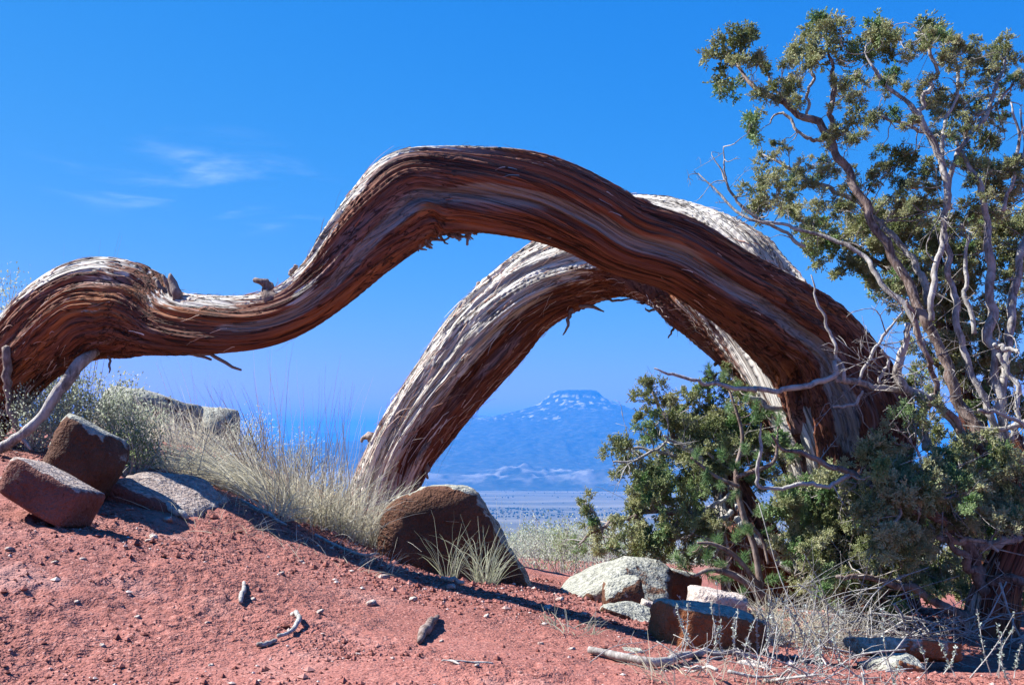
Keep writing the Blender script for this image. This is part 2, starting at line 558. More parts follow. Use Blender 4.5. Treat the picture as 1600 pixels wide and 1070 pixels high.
R, A = np.meshgrid(rr, aa, indexing='ij')
x_, y_ = (R * np.sin(A)).ravel(), (R * np.cos(A)).ravel()
z_ = H(x_, y_)
inner = (np.abs(x_) < 0.66 * (y_ + 0.8)) & (y_ > 1.8) & (y_ < 8.8)
z_ = z_ - 0.10 * inner
rad = np.hypot(x_, y_)
z_ = z_ + fbm(np.stack((x_, y_, 0 * x_), 1) / 14.0, 4) * 0.5 * smooth(14, 60, rad) + fbm(np.stack((x_, y_, 0 * x_), 1) / 260.0, 4) * 7 * smooth(250, 900, rad) * (1 - 0.4 * smooth(4000, 9000, rad))
i, j = np.meshgrid(np.arange(nr - 1), np.arange(na), indexing='ij')
j2 = (j + 1) % na
q = np.stack((i * na + j, (i + 1) * na + j, (i + 1) * na + j2, i * na + j2), -1).reshape(-1, 4)
mk('terrain', np.stack((x_, y_, z_), 1), q[:, ::-1], M['valley'], kind='structure')

# ------------------------------------------------------------------ the flat-topped mountain and the ridge behind
MD, MX = 8500.0, (900 - 800) / F * 8500.0
prof_l = ([0, 150, 190, 223, 300, 495, 640, 792, 930, 1040, 1240, 1600, 2200, 3000, 4200], [396, 394, 372, 345, 285, 223, 198, 173, 135, 92, 40, 10, -40, -110, -250])
prof_r = ([0, 150, 180, 215, 290, 421, 700, 1100, 1700, 2600, 4200], [396, 396, 376, 340, 300, 257, 175, 95, 0, -110, -250])
prof_f = ([0, 120, 150, 190, 420, 800, 1300, 1900, 2400, 2700, 3100], [396, 394, 362, 330, 235, 130, 15, -100, -175, -215, -250])
ux = np.concatenate((np.linspace(-4200, -700, 80), np.linspace(-680, 680, 130), np.linspace(700, 4200, 70)))
vy = np.concatenate((np.linspace(-3300, -500, 140), np.linspace(-485, 500, 60), np.linspace(540, 1500, 15)))
Vy, Ux = np.meshgrid(vy, ux, indexing='ij')
ux_, vy_ = Ux.ravel(), Vy.ravel()
rho = np.hypot(ux_, vy_)
ca = np.where(rho > 0, np.abs(ux_) / np.maximum(rho, 1), 1) ** 2
rw = rho * (1 + 0.07 * fbm(np.stack((ux_, vy_, 0 * ux_), 1) / 420.0, 3) * smooth(150, 700, rho))
side = np.where(ux_ < 0, np.interp(rw, *prof_l), np.interp(rw, *prof_r))
h = side * ca + np.interp(rw, *prof_f) * (1 - ca)
q3 = np.stack((ux_, vy_, 0 * ux_), 1)
rid = 1 - np.abs(fbm(q3 / np.array((330.0, 700.0, 1)), 5))
h = h + (rid - 0.75) * 60 * smooth(230, 900, rho) + fbm(q3 / 90.0, 3) * 9 * smooth(180, 300, rho) + fbm(q3 / 35.0, 2) * 4
# cliff band half way down and pale badlands at the foot, towards the camera
bad = smooth(-2250, -2500, vy_) * smooth(-3150, -2850, vy_)
bh = np.maximum(0, 0.25 + fbm(q3 / np.array((420.0, 260.0, 1)) + 4, 3)) * 95
h = np.where(bad > 0, np.maximum(h, -232 + bad * bh + (1 - np.abs(fbm(q3 / np.array((70.0, 200.0, 1)), 3))) * 26 * bad), h)
cliff = smooth(-1180, -1230, vy_) * smooth(0.05, 0.3, fbm(np.stack((ux_, 0 * ux_, 0 * ux_), 1) / 300.0 + 2, 3) + 0.12)
h = h - cliff * 22 * smooth(-1900, -1300, vy_)
gx = np.stack((ux_ + MX, vy_ + MD, h), 1)
gy_ = np.gradient(h.reshape(len(vy), -1), axis=0) / np.gradient(vy)[:, None]
gx_ = np.gradient(h.reshape(len(vy), -1), axis=1) / np.gradient(ux)[None, :]
steep = np.hypot(gx_, gy_).ravel()
sp = fbm(q3 / 32.0, 2, 0.7)
pale = smooth(0.9, 2.0, steep) * 0.75 * (h < 352) + bad * smooth(8, 40, bh) * smooth(-0.3, 0.25, fbm(q3 / 60.0, 2)) * 0.45
pale = np.maximum(pale, smooth(0.22, 0.42, sp) * smooth(205, 300, h) * (h < 350))
pale = np.maximum(pale, smooth(0.34, 0.5, sp) * smooth(130, 190, h) * (ux_ < -150) * 0.9)
pale = np.maximum(pale, smooth(332, 340, h) * smooth(358, 350, h) * smooth(-0.1, 0.25, fbm(q3 / 28.0 + 8, 2)))
t = NT('mountain_forest')
p = t.pos()
c = t.ramp(t.noise(p, 0.02, 6, 0.7), [(0.35, (0.016, 0.024, 0.016)), (0.5, (0.034, 0.042, 0.028)), (0.68, (0.085, 0.08, 0.058))])
c = t.mix(t.attr('pale').outputs['Fac'], c, t.ramp(t.noise(p, 0.03, 4), [(0.35, (0.30, 0.26, 0.22)), (0.65, (0.52, 0.47, 0.41))]))
M['mountain'] = t.done(c, None, 1.0)
i, j = np.meshgrid(np.arange(len(vy) - 1), np.arange(len(ux) - 1), indexing='ij')
k = (i * len(ux) + j).ravel()
mk('mountain', gx, np.stack((k, k + 1, k + len(ux) + 1, k + len(ux)), 1), M['mountain'], kind='structure', attrs={'pale': np.clip(pale, 0, 1)})

# long low mesas far behind
t = NT('far_ridge_rock')
M['ridge'] = t.done(t.ramp(t.noise(t.pos(), 0.004, 5), [(0.35, (0.05, 0.06, 0.045)), (0.65, (0.13, 0.12, 0.09))]))
ux = np.linspace(-11500, 11500, 260)
vy = np.linspace(-1500, 1500, 40)
Vy, Ux = np.meshgrid(vy, ux, indexing='ij')
ux_, vy_ = Ux.ravel(), Vy.ravel()
top = 118 + 26 * fbm(np.stack((ux_ / 2600.0, 0 * ux_, 0 * ux_), 1), 4) + 12 * np.sign(fbm(np.stack((ux_ / 3500.0 + 7, 0 * ux_, 0 * ux_), 1), 2))
h = -260 + (top + 260) * smooth(1500, 500, np.abs(vy_ + 250 * fbm(np.stack((ux_ / 900.0, vy_ / 900.0, 0 * ux_), 1), 3)))
i, j = np.meshgrid(np.arange(len(vy) - 1), np.arange(len(ux) - 1), indexing='ij')
k = (i * len(ux) + j).ravel()
mk('distant_ridge', np.stack((ux_ - 1500, vy_ + 16500, h), 1), np.stack((k, k + 1, k + len(ux) + 1, k + len(ux)), 1), M['ridge'], kind='structure')

# dark junipers scattered over the valley floor, too far to tell apart
ico = bpy.data.meshes.new('tmp')
import bmesh
bm = bmesh.new()
bmesh.ops.create_icosphere(bm, subdivisions=1, radius=1)
IV = np.array([v.co[:] for v in bm.verts])
IF = np.array([[v.index for v in f.verts] for f in bm.faces])
bm.free()
n = 60000
d = np.exp(rng.uniform(math.log(900), math.log(5600), n))
ang = rng.uniform(-0.55, 0.55, n)
x_, y_ = d * np.tan(ang), d
w = fbm(np.stack((x_ / 700.0, y_ / 260.0, 0 * x_), 1), 3)
band = smooth(2750, 2900, d) * smooth(3700, 3500, d) + 0.9 * smooth(1850, 1950, d) * smooth(2250, 2150, d) + 0.16 * smooth(3700, 3900, d)
keep = rng.random(n) < np.clip(band * (0.35 + 1.8 * (w + 0.1)), 0, 1) * 0.5
x_, y_ = x_[keep][:7000], y_[keep][:7000]
s_ = rng.uniform(1.5, 3.4, len(x_))
zt = H(x_, y_) + fbm(np.stack((x_, y_, 0 * x_), 1) / 260.0, 4) * 7 * smooth(250, 900, np.hypot(x_, y_)) * (1 - 0.4 * smooth(4000, 9000, np.hypot(x_, y_)))
V = IV[None] * (s_[:, None, None] * rng.uniform(0.75, 1.25, (len(x_), len(IV), 1))) + np.stack((x_, y_, zt + s_ * 0.5), 1)[:, None]
Fq = (IF[None] + (np.arange(len(x_)) * len(IV))[:, None, None]).reshape(-1, 3)
t = NT('far_juniper')
M['far_juniper'] = t.done((0.035, 0.05, 0.03), None, 0.95)
o = mk('juniper_woodland', V.reshape(-1, 3), Fq, M['far_juniper'], kind='stuff')
tag(o, 'dark band of tiny junipers scattered over the pale valley floor below the mountain', 'woodland')

# ------------------------------------------------------------------ wisps of high cloud
t = NT('cirrus')
t.n.remove(t.b)
o_ = t.obco()
g = t.noise(t.scale(o_, (0.00022, 0.00022, 0)), 1.0, 6, 0.55, 0.3)
g2 = t.noise(t.scale(o_, (0.00045, 0.0005, 0)), 1.0, 5, 0.6)
fall = t.attr('fall').outputs['Fac']
al = t.math('MULTIPLY', t.math('MULTIPLY', t.rng(g, 0.47, 0.72), t.rng(g2, 0.3, 0.7)), fall)
tr = t.node('ShaderNodeBsdfTransparent')
df = t.node('ShaderNodeBsdfTranslucent')
df.inputs['Color'].default_value = (0.9, 0.9, 0.95, 1)
mx = t.node('ShaderNodeMixShader')
t.l.new(t.math('MULTIPLY', al, 0.10), mx.inputs['Fac'])
t.l.new(tr.outputs[0], mx.inputs[1])
t.l.new(df.outputs[0], mx.inputs[2])
t.l.new(mx.outputs[0], t.n['Material Output'].inputs['Surface'])
M['cirrus'] = t.m
alt = 7000.0
pts = []
cx, cy = P(320, 296, 1)[0], P(320, 296, 1)[2]
c3 = np.array((cx, 1.0, cy)) * alt / cy
uu, vv = np.meshgrid(np.linspace(-1, 1, 31), np.linspace(-1, 1, 25), indexing='ij')
V = np.stack((c3[0] + uu.ravel() * 5200, c3[1] + vv.ravel() * 8000, alt + 120 * np.sin(uu.ravel() * 4)), 1)
k = (np.arange(30)[:, None] * 25 + np.arange(24)[None]).ravel()
fl = np.clip(1.15 - np.sqrt(uu.ravel() ** 2 + vv.ravel() ** 2), 0, 1)
fl = smooth(0.15, 0.8, fl)
o = mk('cirrus_cloud', V, np.stack((k, k + 1, k + 26, k + 25), 1), M['cirrus'], origin=c3, attrs={'fall': fl})
tag(o, 'faint thin wisp of white cirrus cloud in the blue sky', 'cloud')

# ------------------------------------------------------------------ haze between here and the mountain
hv = np.array([(sx, sy, sz) for sx in (-25500, 25500) for sy in (-25500, 25500) for sz in (-275.0, 440.0)], float)
hf = np.array([(0, 1, 3, 2), (4, 6, 7, 5), (0, 4, 5, 1), (2, 3, 7, 6), (0, 2, 6, 4), (1, 5, 7, 3)])
hm = bpy.data.materials.new('haze')
hm.use_nodes = True
hn = hm.node_tree.nodes
hn.remove(hn['Principled BSDF'])
pv = hn.new('ShaderNodeVolumePrincipled')
pv.inputs['Color'].default_value = (0.03, 0.30, 0.88, 1)
pv.inputs['Density'].default_value = 1.25e-4
pv.inputs['Anisotropy'].default_value = 0.0
hm.node_tree.links.new(pv.outputs['Volume'], hn['Material Output'].inputs['Volume'])
hz = mk('haze', hv, hf, hm, smooth_shade=False, kind='stuff')
tag(hz, 'blue haze in the air that veils the distant mountain and valley', 'haze')
# ------------------------------------------------------------------ the arching juniper
def limb(stations, ns, nt, groove, lobes, seed, fib_amp=1.0):
    """swept trunk. stations rows: px, py, radius px, distance. groove(s01) -> (angle, depth, width)"""
    st = np.array([np.concatenate((P(a, b, d), [r * d / F])) for a, b, r, d in stations])
    S = spline(st, ns)
    C, R = S[:, :3], S[:, 3]
    pxs = np.interp(np.linspace(0, 1, ns), np.linspace(0, 1, len(stations)), [s[0] for s in stations])
    L = np.concatenate(([0], np.cumsum(np.linalg.norm(np.diff(C, axis=0), axis=1))))
    T = unit(np.gradient(C, axis=0))
    cam_v = unit(-C)
    Cv = unit(cam_v - T * np.sum(cam_v * T, 1, keepdims=True))
    Uv = np.cross(Cv, T)                                   # up side when the limb runs to the left
    th = np.arange(nt) / nt * 2 * np.pi
    TH = np.broadcast_to(th, (ns, nt))
    s01 = np.linspace(0, 1, ns)
    tw = 0.55 * np.sin(L * 1.1 + seed) + 0.25 * L          # slow spiral of the grain
    ph = TH + tw[:, None]
    Lg = np.broadcast_to(L[:, None], (ns, nt))
    def nz(k, l, off, oc=2):
        q = np.stack((np.cos(ph) * k + off, np.sin(ph) * k + seed * 3.1, Lg * l), -1).reshape(-1, 3)
        return fbm(q, oc, 0.55).reshape(ns, nt)
    big = nz(0.9, 0.9, 1.0, 2)
    lob = nz(2.0, 0.55, 5.0, 2)
    rid = 1 - np.abs(nz(5.0, 0.8, 9.0, 2)) * 2
    fin = 1 - np.abs(nz(11.0, 0.9, 2.0, 2)) * 2
    vfi = nz(nt / 13.0, 2.0, 4.0, 1)
    fray = nz(14.0, 5.0, 6.0, 1)
    plate = smooth(0.0, 0.10, nz(6.5, 0.8, 12.0, 3)) + 0.6 * smooth(0.05, 0.12, nz(11.0, 1.2, 15.0, 2))
    rel = 1 + 0.07 * big + 0.16 * lobes * lob + 0.050 * rid * fib_amp + 0.030 * fin * fib_amp + 0.034 * vfi * fib_amp + 0.012 * fray + 0.035 * plate * fib_amp
    gmask = np.zeros((ns, nt))
    for (fn) in groove:
        ang, dep, wid = np.array([fn(a) for a in s01]).T
        dl = (TH - ang[:, None] + np.pi) % (2 * np.pi) - np.pi
        dl = dl + 0.10 * lob
        g = np.exp(-(dl / wid[:, None]) ** 2)
        lip = np.exp(-((np.abs(dl) - 1.6 * wid[:, None]) / (0.6 * wid[:, None])) ** 2)
        rel = rel - dep[:, None] * g + 0.25 * dep[:, None] * lip
        gmask = np.maximum(gmask, g * smooth(0.04, 0.12, dep)[:, None])
    dirs = np.cos(TH)[..., None] * Cv[:, None] + np.sin(TH)[..., None] * Uv[:, None]
    V = C[:, None] + dirs * (R[:, None] * rel)[..., None]
    i = np.arange(ns - 1)[:, None] * nt
    j = np.arange(nt)[None]
    k = (j + 1) % nt
    Q = np.stack((i + j, i + k, i + nt + k, i + nt + j), -1).reshape(-1, 4)
    deep = np.clip(0.7 - 0.25 * plate - 0.9 * (0.5 * rid + 0.35 * fin + vfi * 0.3), 0, 1)
    fib = np.stack((np.cos(ph) * R[:, None], np.sin(ph) * R[:, None], Lg), -1)
    return dict(V=V, Q=Q, C=C, R=R, T=T, Cv=Cv, Uv=Uv, dirs=dirs, deep=deep, fib=fib, L=L, TH=TH, rid=rid, lob=lob, gm=gmask, s01=s01, px=C[:, 0] / C[:, 1] * F + 800)

def fibres(bag, lb, n, where, lmin, lmax, wid, curl, rs, tint):
    """loose strands of bark that leave the surface and hang or curl away"""
    ns, nt = lb['V'].shape[:2]
    c = 0
    while c < n:
        i = rs.integers(6, ns - 6)
        j = rs.integers(0, nt)
        w = where(lb['s01'][i], lb['TH'][i, j], lb['px'][i])
        if rs.random() > w:
            continue
        c += 1
        p0 = lb['V'][i, j]
        nrm = lb['dirs'][i, j]
        sg = rs.choice((-1, 1))
        ln = rs.uniform(lmin, lmax)
        m = 6
        t = np.linspace(0, 1, m)
        # follow the limb, then lift away from it
        step = lb['L'][-1] / ns
        ii = np.clip(i + (sg * t * ln / step).astype(int), 0, ns - 1)
        base = lb['V'][ii, j] - p0
        side = np.cross(lb['T'][i], nrm)
        lift = curl * ln * (t ** 1.8) * rs.uniform(0.2, 1.0)
        drop = -ln * (t ** 2.2) * rs.uniform(0, 0.35)
        Cc = p0 + base * 1.0 + nrm * (0.002 + lift)[:, None] + np.array((0, 0, 1.0)) * drop[:, None] + side * (rs.normal(0, 0.16) * ln * t ** 1.5)[:, None]
        Cc = Cc + rs.normal(0, 0.02 * ln, (m, 3)) * t[:, None]
        ww = wid * rs.uniform(0.5, 1.5) * (1 - 0.75 * t)
        V, Qr = ribbon(Cc, ww, unit(side + nrm * rs.normal(0, 0.6)))
        bag.add(V, Qr, a=float(np.clip(tint(lb['TH'][i, j], rs), 0, 1)))

FRONT = [(1345, 985, 84, 6.0), (1340, 900, 78, 6.0), (1334, 810, 74, 6.0), (1330, 720, 80, 6.0), (1322, 640, 92, 5.98), (1276, 547, 77, 5.88), (1213, 491, 65, 5.72), (1140, 444, 56, 5.55), (1062, 399, 54, 5.37),
         (980, 371, 56, 5.2), (910, 336, 58, 5.04), (840, 311, 61, 4.9), (762, 300, 62, 4.77), (695, 299, 63, 4.68), (643, 309, 68, 4.62), (603, 340, 62, 4.57), (558, 387, 53, 4.54),
         (512, 440, 43, 4.53), (460, 482, 38, 4.55), (405, 503, 39, 4.61), (340, 510, 41, 4.7), (266, 507, 45, 4.82), (204, 486, 64, 4.92), (145, 484, 70, 5.01), (88, 508, 64, 5.09), (28, 556, 54, 5.16), (-36, 628, 52, 5.22), (-110, 740, 54, 5.28), (-170, 860, 58, 5.32)]
REAR = [(1325, 760, 80, 6.1), (1300, 670, 86, 6.12), (1250, 578, 82, 6.22), (1190, 506, 82, 6.36), (1120, 438, 88, 6.5), (1048, 399, 79, 6.65), (965, 390, 70, 6.8), (885, 421, 61, 6.94), (818, 466, 58, 7.06),
        (757, 531, 60, 7.18), (706, 596, 54, 7.28), (664, 652, 50, 7.38), (628, 706, 46, 7.46), (604, 762, 47, 7.54), (592, 830, 56, 7.58), (588, 900, 60, 7.6)]
def g_main(s):
    # the long bare groove that faces out along the front limb
    dep = float(np.interp(s, [0, 0.10, 0.2, 0.3, 0.46, 0.52, 0.6, 0.66, 0.74, 1], [0, 0.04, 0.14, 0.17, 0.20, 0.20, 0.15, 0.08, 0.0, 0]))
    ang = float(np.interp(s, [0, 0.2, 0.35, 0.5, 0.6, 0.7, 1], [0.1, 0.05, 0.0, 0.05, 0.15, 0.0, 0]))
    return ang, dep * 1.25, 0.22
def g_top(s):
    dep = float(np.interp(s, [0, 0.08, 0.16, 0.26, 0.32, 1], [0.10, 0.18, 0.20, 0.14, 0, 0]))
    return 0.75, dep, 0.13
def g_low(s):
    return -0.8 + 0.3 * math.sin(s * 9), 0.07, 0.12
def g_hole(s):
    dep = float(np.interp(s, [0, 0.26, 0.32, 0.37, 0.42, 1], [0, 0, 0.16, 0.20, 0, 0]))
    return 0.55, dep, 0.16
def g_rear(s):
    dep = float(np.interp(s, [0, 0.55, 0.62, 0.78, 0.86, 1], [0.03, 0.03, 0.17, 0.16, 0.05, 0.05]))
    return 0.42 + 0.25 * math.sin(s * 5), dep, 0.16

base = onground(1335, 985, 5.0, 9.0)
base = np.array((P(1335, 985, 6.0)[0], 6.0, gz(P(1335, 985, 6.0)[0], 6.0)))
JUN = thing('arched_juniper', 'old twisted juniper whose shaggy reddish trunk arches low over the slope', 'tree', base)
rs = np.random.default_rng(5)
fl = limb(FRONT, 860, 250, [g_main, g_top, g_low], 1.0, 1.3)
TH = fl['TH']
up = np.sin(TH)
gm = np.array([g_main(s) for s in fl['s01']])
# weathering plus painted sunlight: upper and left bark goes pale, the underside stays red
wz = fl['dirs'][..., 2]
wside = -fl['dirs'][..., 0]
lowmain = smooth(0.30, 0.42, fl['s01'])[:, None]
weather_sun = smooth(0.34, 0.86, 0.72 * wz + 0.60 * wside * lowmain) * 1.0 - 0.10
leftend = smooth(0.86, 0.93, fl['s01'])[:, None] * smooth(0.0, 0.5, 0.6 * wz + 0.7 * wside + 0.35)  # left end whitened for the sun grazing its strands
weather_sun = np.maximum(weather_sun, leftend * 0.85)
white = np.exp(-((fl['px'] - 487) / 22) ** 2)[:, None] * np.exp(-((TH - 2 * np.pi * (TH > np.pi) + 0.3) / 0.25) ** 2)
weather_sun = np.maximum(weather_sun, white)
mk('front_limb', fl['V'].reshape(-1, 3), fl['Q'], M['bark_front'], JUN, attrs={'weather_sun': weather_sun.ravel(), 'deep': fl['deep'].ravel(), 'groove': (fl['gm'] * 1.0 * (gm[:, 1:2] > 0.03) * smooth(0.03, 0.1, gm[:, 1:2]) * (np.abs((TH + np.pi) % (2 * np.pi) - np.pi) < 0.55)).ravel(), 'fib': fl['fib'].reshape(-1, 3)})['label'] = 'thick red-brown limb with a bare grey groove, dipping and rising to the left'
rl = limb(REAR, 660, 220, [g_rear, g_hole, g_low], 0.9, 4.1, 1.15)
TH2 = rl['TH']
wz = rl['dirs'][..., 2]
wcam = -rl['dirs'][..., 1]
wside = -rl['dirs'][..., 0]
weather_sun2 = smooth(-0.55, 0.15, wz + 0.25 * wcam) * 0.80 + 0.08  # worn grey bark, with sunlit white painted over upper and outward sides
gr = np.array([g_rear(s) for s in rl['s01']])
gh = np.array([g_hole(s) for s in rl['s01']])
weather_sun2 = weather_sun2 - rl['gm'] * ((gr[:, 1:2] > 0.08) | (gh[:, 1:2] > 0.03)) * 1.0
mk('rear_limb', rl['V'].reshape(-1, 3), rl['Q'], M['bark_rear'], JUN, attrs={'weather_sun': weather_sun2.ravel(), 'deep': rl['deep'].ravel(), 'groove': np.zeros(rl['deep'].size), 'fib': rl['fib'].reshape(-1, 3)})['label'] = 'bleached pale grey limb arching down to the ground behind'

# loose fibres
b = Bag()
def w_front(s, th, px):
    if px > 1420 or px < -60: return 0
    low = 0.5 - 0.5 * math.sin(th)
    return 0.03 + 0.5 * low ** 3 + (0.5 if px < 140 else 0) * (math.cos(th) > 0)
def w_edge(s, th, px):
    if px > 1300 or px < -60: return 0
    return max(0.0, -math.sin(th) - 0.75) * 4
fibres(b, fl, 1300, w_front, 0.03, 0.11, 0.0022, 0.12, rs, lambda th, r: r.normal(0.45, 0.25) + 0.2 * math.sin(th))
fibres(b, fl, 420, w_edge, 0.04, 0.15, 0.0022, 0.32, rs, lambda th, r: r.normal(0.3, 0.2))
V, Fc, a = b.get()
mk('bark_fibre', V, Fc, M['fibre'], JUN, False, {'tint': a}, kind='stuff')
b = Bag()
def w_rear(s, th, px):
    if px > 1290: return 0
    low = 0.5 - 0.5 * math.sin(th)
    return 0.15 + 0.6 * low ** 2
fibres(b, rl, 2200, w_rear, 0.04, 0.16, 0.0024, 0.10, rs, lambda th, r: r.normal(0.72, 0.22))
fibres(b, rl, 420, lambda s, th, px: max(0.0, -math.sin(th) - 0.72) * 4 if px < 1290 else 0, 0.05, 0.18, 0.0026, 0.35, rs, lambda th, r: r.normal(0.5, 0.25))
fibres(b, rl, 200, lambda s, th, px: 0.8 if (px < 720 and math.cos(th) > 0) else 0, 0.15, 0.40, 0.0030, 0.10, rs, lambda th, r: r.normal(0.75, 0.2))
fibres(b, rl, 150, lambda s, th, px: 0.8 if (1000 < px < 1180 and math.sin(th) > 0.7) else 0, 0.03, 0.09, 0.003, 0.5, rs, lambda th, r: r.normal(0.9, 0.1))
V, Fc, a = b.get()
mk('bark_fibre', V, Fc, M['fibre'], JUN, False, {'tint': a}, kind='stuff')

# splinters, snapped stubs and hanging strips large enough to see one by one
def px_line(rows, d, jit=0.0, r_=None):
    """rows px, py, radius px (optional 4th: distance) -> spline rows in metres"""
    out = []
    for q in rows:
        dd = q[3] if len(q) > 3 else d
        out.append(np.concatenate((P(q[0], q[1], dd), [q[2] * dd / F])))
    return np.array(out)

def px_tube(name, rows, d, mat, parent, n=14, sides=7, wob=0.15, seed=0):
    S = spline(px_line(rows, d), n)
    C, R = S[:, :3], np.maximum(S[:, 3], 0.0012)
    C = C + np.stack([fbm(np.stack((np.arange(n) * 0.9 + 7.7 * seed, np.full(n, k * 3.3), np.full(n, seed * 1.7)), 1), 2) for k in range(3)], 1) * (R * wob * 4)[:, None]
    R = R * (1 + 0.22 * fbm(np.stack((np.arange(n) * 1.3 + seed * 5.1, np.zeros(n), np.zeros(n)), 1), 2))
    V, Q, T3 = tube(C, R, sides)
    return mk(name, V, [Q, T3], mat, parent)

def dfront(px):
    i = int(np.argmin(np.abs(fl['px'] - px) + (fl['s01'] < 0.12) * 1000))
    return float(fl['C'][i, 1])

px_tube('hanging_branch', [(150, 548, 7, 4.95), (122, 572, 10, 4.88), (92, 612, 9, 4.84), (66, 650, 8, 4.82), (38, 676, 8, 4.80), (6, 697, 8, 4.80), (-40, 715, 9, 4.80), (-90, 760, 8, 4.80)], 4.8, M['branch'], JUN, 30, 10, 0.08, 1)
px_tube('hanging_branch', [(8, 540, 7), (10, 580, 7), (13, 620, 6), (20, 652, 5), (30, 680, 3)], 4.95, M['brown_branch'], JUN, 16, 8, 0.2, 2)
px_tube('hanging_branch', [(30, 680, 4), (40, 692, 3), (48, 702, 2)], 4.8, M['branch'], JUN, 6, 6, 0.2, 3)
stub = [[(300, 480, 7), (286, 470, 7), (278, 452, 5), (276, 445, 2)], [(282, 478, 4), (272, 462, 3), (262, 446, 2)], [(262, 462, 4), (256, 455, 4), (252, 446, 2)],
        [(445, 470, 12), (432, 466, 9), (422, 454, 5), (412, 449, 3)], [(436, 462, 5), (424, 452, 4), (414, 447, 2)],
        [(226, 446, 5), (240, 440, 4), (248, 438, 3)], [(216, 436, 4), (230, 434, 4), (240, 437, 3)],
        [(1052, 348, 5), (1020, 326, 4), (1001, 312, 1)], [(452, 428, 4), (462, 420, 3), (460, 416, 2)]]
for q, rows in enumerate(stub):
    k_ = 1.5 if q < 5 else 1.1
    b0 = rows[0]
    px_tube('broken_stub', [(b0[0] + (x - b0[0]) * k_, b0[1] + (y - b0[1]) * k_, r * 1.35) for x, y, r in rows], dfront(rows[0][0]) - 0.03, M['brown_branch'], JUN, 9, 6, 0.35, 10 + q)
under = [[(300, 549, 3), (330, 556, 3), (352, 566, 3), (377, 578, 2)], [(285, 552, 2), (310, 557, 3), (329, 563, 2)], [(728, 356, 3), (732, 368, 3), (730, 382, 2)],
         [(700, 366, 3), (715, 372, 3), (716, 376, 2)], [(650, 384, 3), (640, 396, 3), (632, 402, 2)], [(672, 372, 3), (690, 376, 2), (702, 372, 2)], [(842, 366, 2), (860, 372, 2)],
         [(170, 556, 2), (172, 570, 2), (170, 582, 1)], [(1016, 414, 2), (1030, 424, 2), (1037, 438, 1)]]
for q, rows in enumerate(under):
    px_tube('bark_shred', rows, dfront(rows[0][0]) - 0.03, M['brown_branch'], JUN, 7, 5, 0.4, 30 + q)
rsh = np.random.default_rng(61)
for q in range(26):
    a0 = rsh.uniform(636, 740)
    b0 = float(np.interp(a0, [636, 660, 690, 740], [388, 376, 364, 358]))
    a1 = a0 + rsh.normal(-4, 12)
    b1 = b0 + rsh.uniform(4, 18)
    px_tube('bark_shred', [(a0, b0, 3), ((a0 + a1) / 2 + rsh.normal(0, 4), (b0 + b1) / 2, 2.5), (a1, b1, 1)], dfront(a0) - rsh.uniform(-0.04, 0.05), M['brown_branch'], JUN, 6, 5, 0.6, 80 + q)
rear_sh = [[(893, 484, 4), (888, 502, 3), (880, 523, 1)], [(905, 478, 3), (925, 480, 3), (943, 487, 1)], [(940, 464, 2), (960, 470, 2), (990, 466, 1)], [(1000, 466, 3), (1008, 474, 2), (995, 473, 1)],
           [(1030, 480, 2), (1015, 486, 2), (1008, 482, 1)], [(1060, 504, 2), (1050, 518, 2), (1044, 528, 1)], [(1130, 545, 4), (1122, 560, 3), (1118, 570, 2)], [(1140, 552, 4), (1128, 553, 3), (1116, 572, 2)],
           [(700, 645, 4), (688, 668, 4), (690, 690, 2)], [(655, 655, 4), (670, 658, 5), (684, 664, 4), (694, 690, 1)], [(580, 686, 7), (572, 682, 5), (565, 690, 2)], [(742, 452, 4), (750, 444, 4), (762, 438, 2)],
           [(646, 720, 6), (660, 724, 6), (666, 732, 5), (668, 748, 2)], [(648, 735, 8), (645, 750, 6), (650, 765, 3)], [(715, 628, 3), (700, 655, 3), (682, 680, 3), (660, 705, 3), (650, 725, 2)]]
for q, rows in enumerate(rear_sh):
    dd = float(rl['C'][int(np.argmin(np.abs(rl['px'] - rows[0][0]))), 1])
    px_tube('bark_shred', rows, dd - 0.06, M['branch'] if q in (9, 8, 15) else M['brown_branch'], JUN, 9, 6, 0.4, 50 + q)
# ------------------------------------------------------------------ rocks
def ico_unit(sub):
    bm = bmesh.new()
    bmesh.ops.create_icosphere(bm, subdivisions=sub, radius=1)
    v = np.array([x.co[:] for x in bm.verts])
    f = np.array([[x.index for x in q.verts] for q in bm.faces])
    bm.free()
    return v, f
ICO = {k: ico_unit(k) for k in (1, 2, 3, 4, 5, 6)}

def rot_xyz(rx, ry, rz):
    return np.array(Matrix.Rotation(math.radians(rz), 3, 'Z') @ Matrix.Rotation(math.radians(ry), 3, 'Y') @ Matrix.Rotation(math.radians(rx), 3, 'X'))

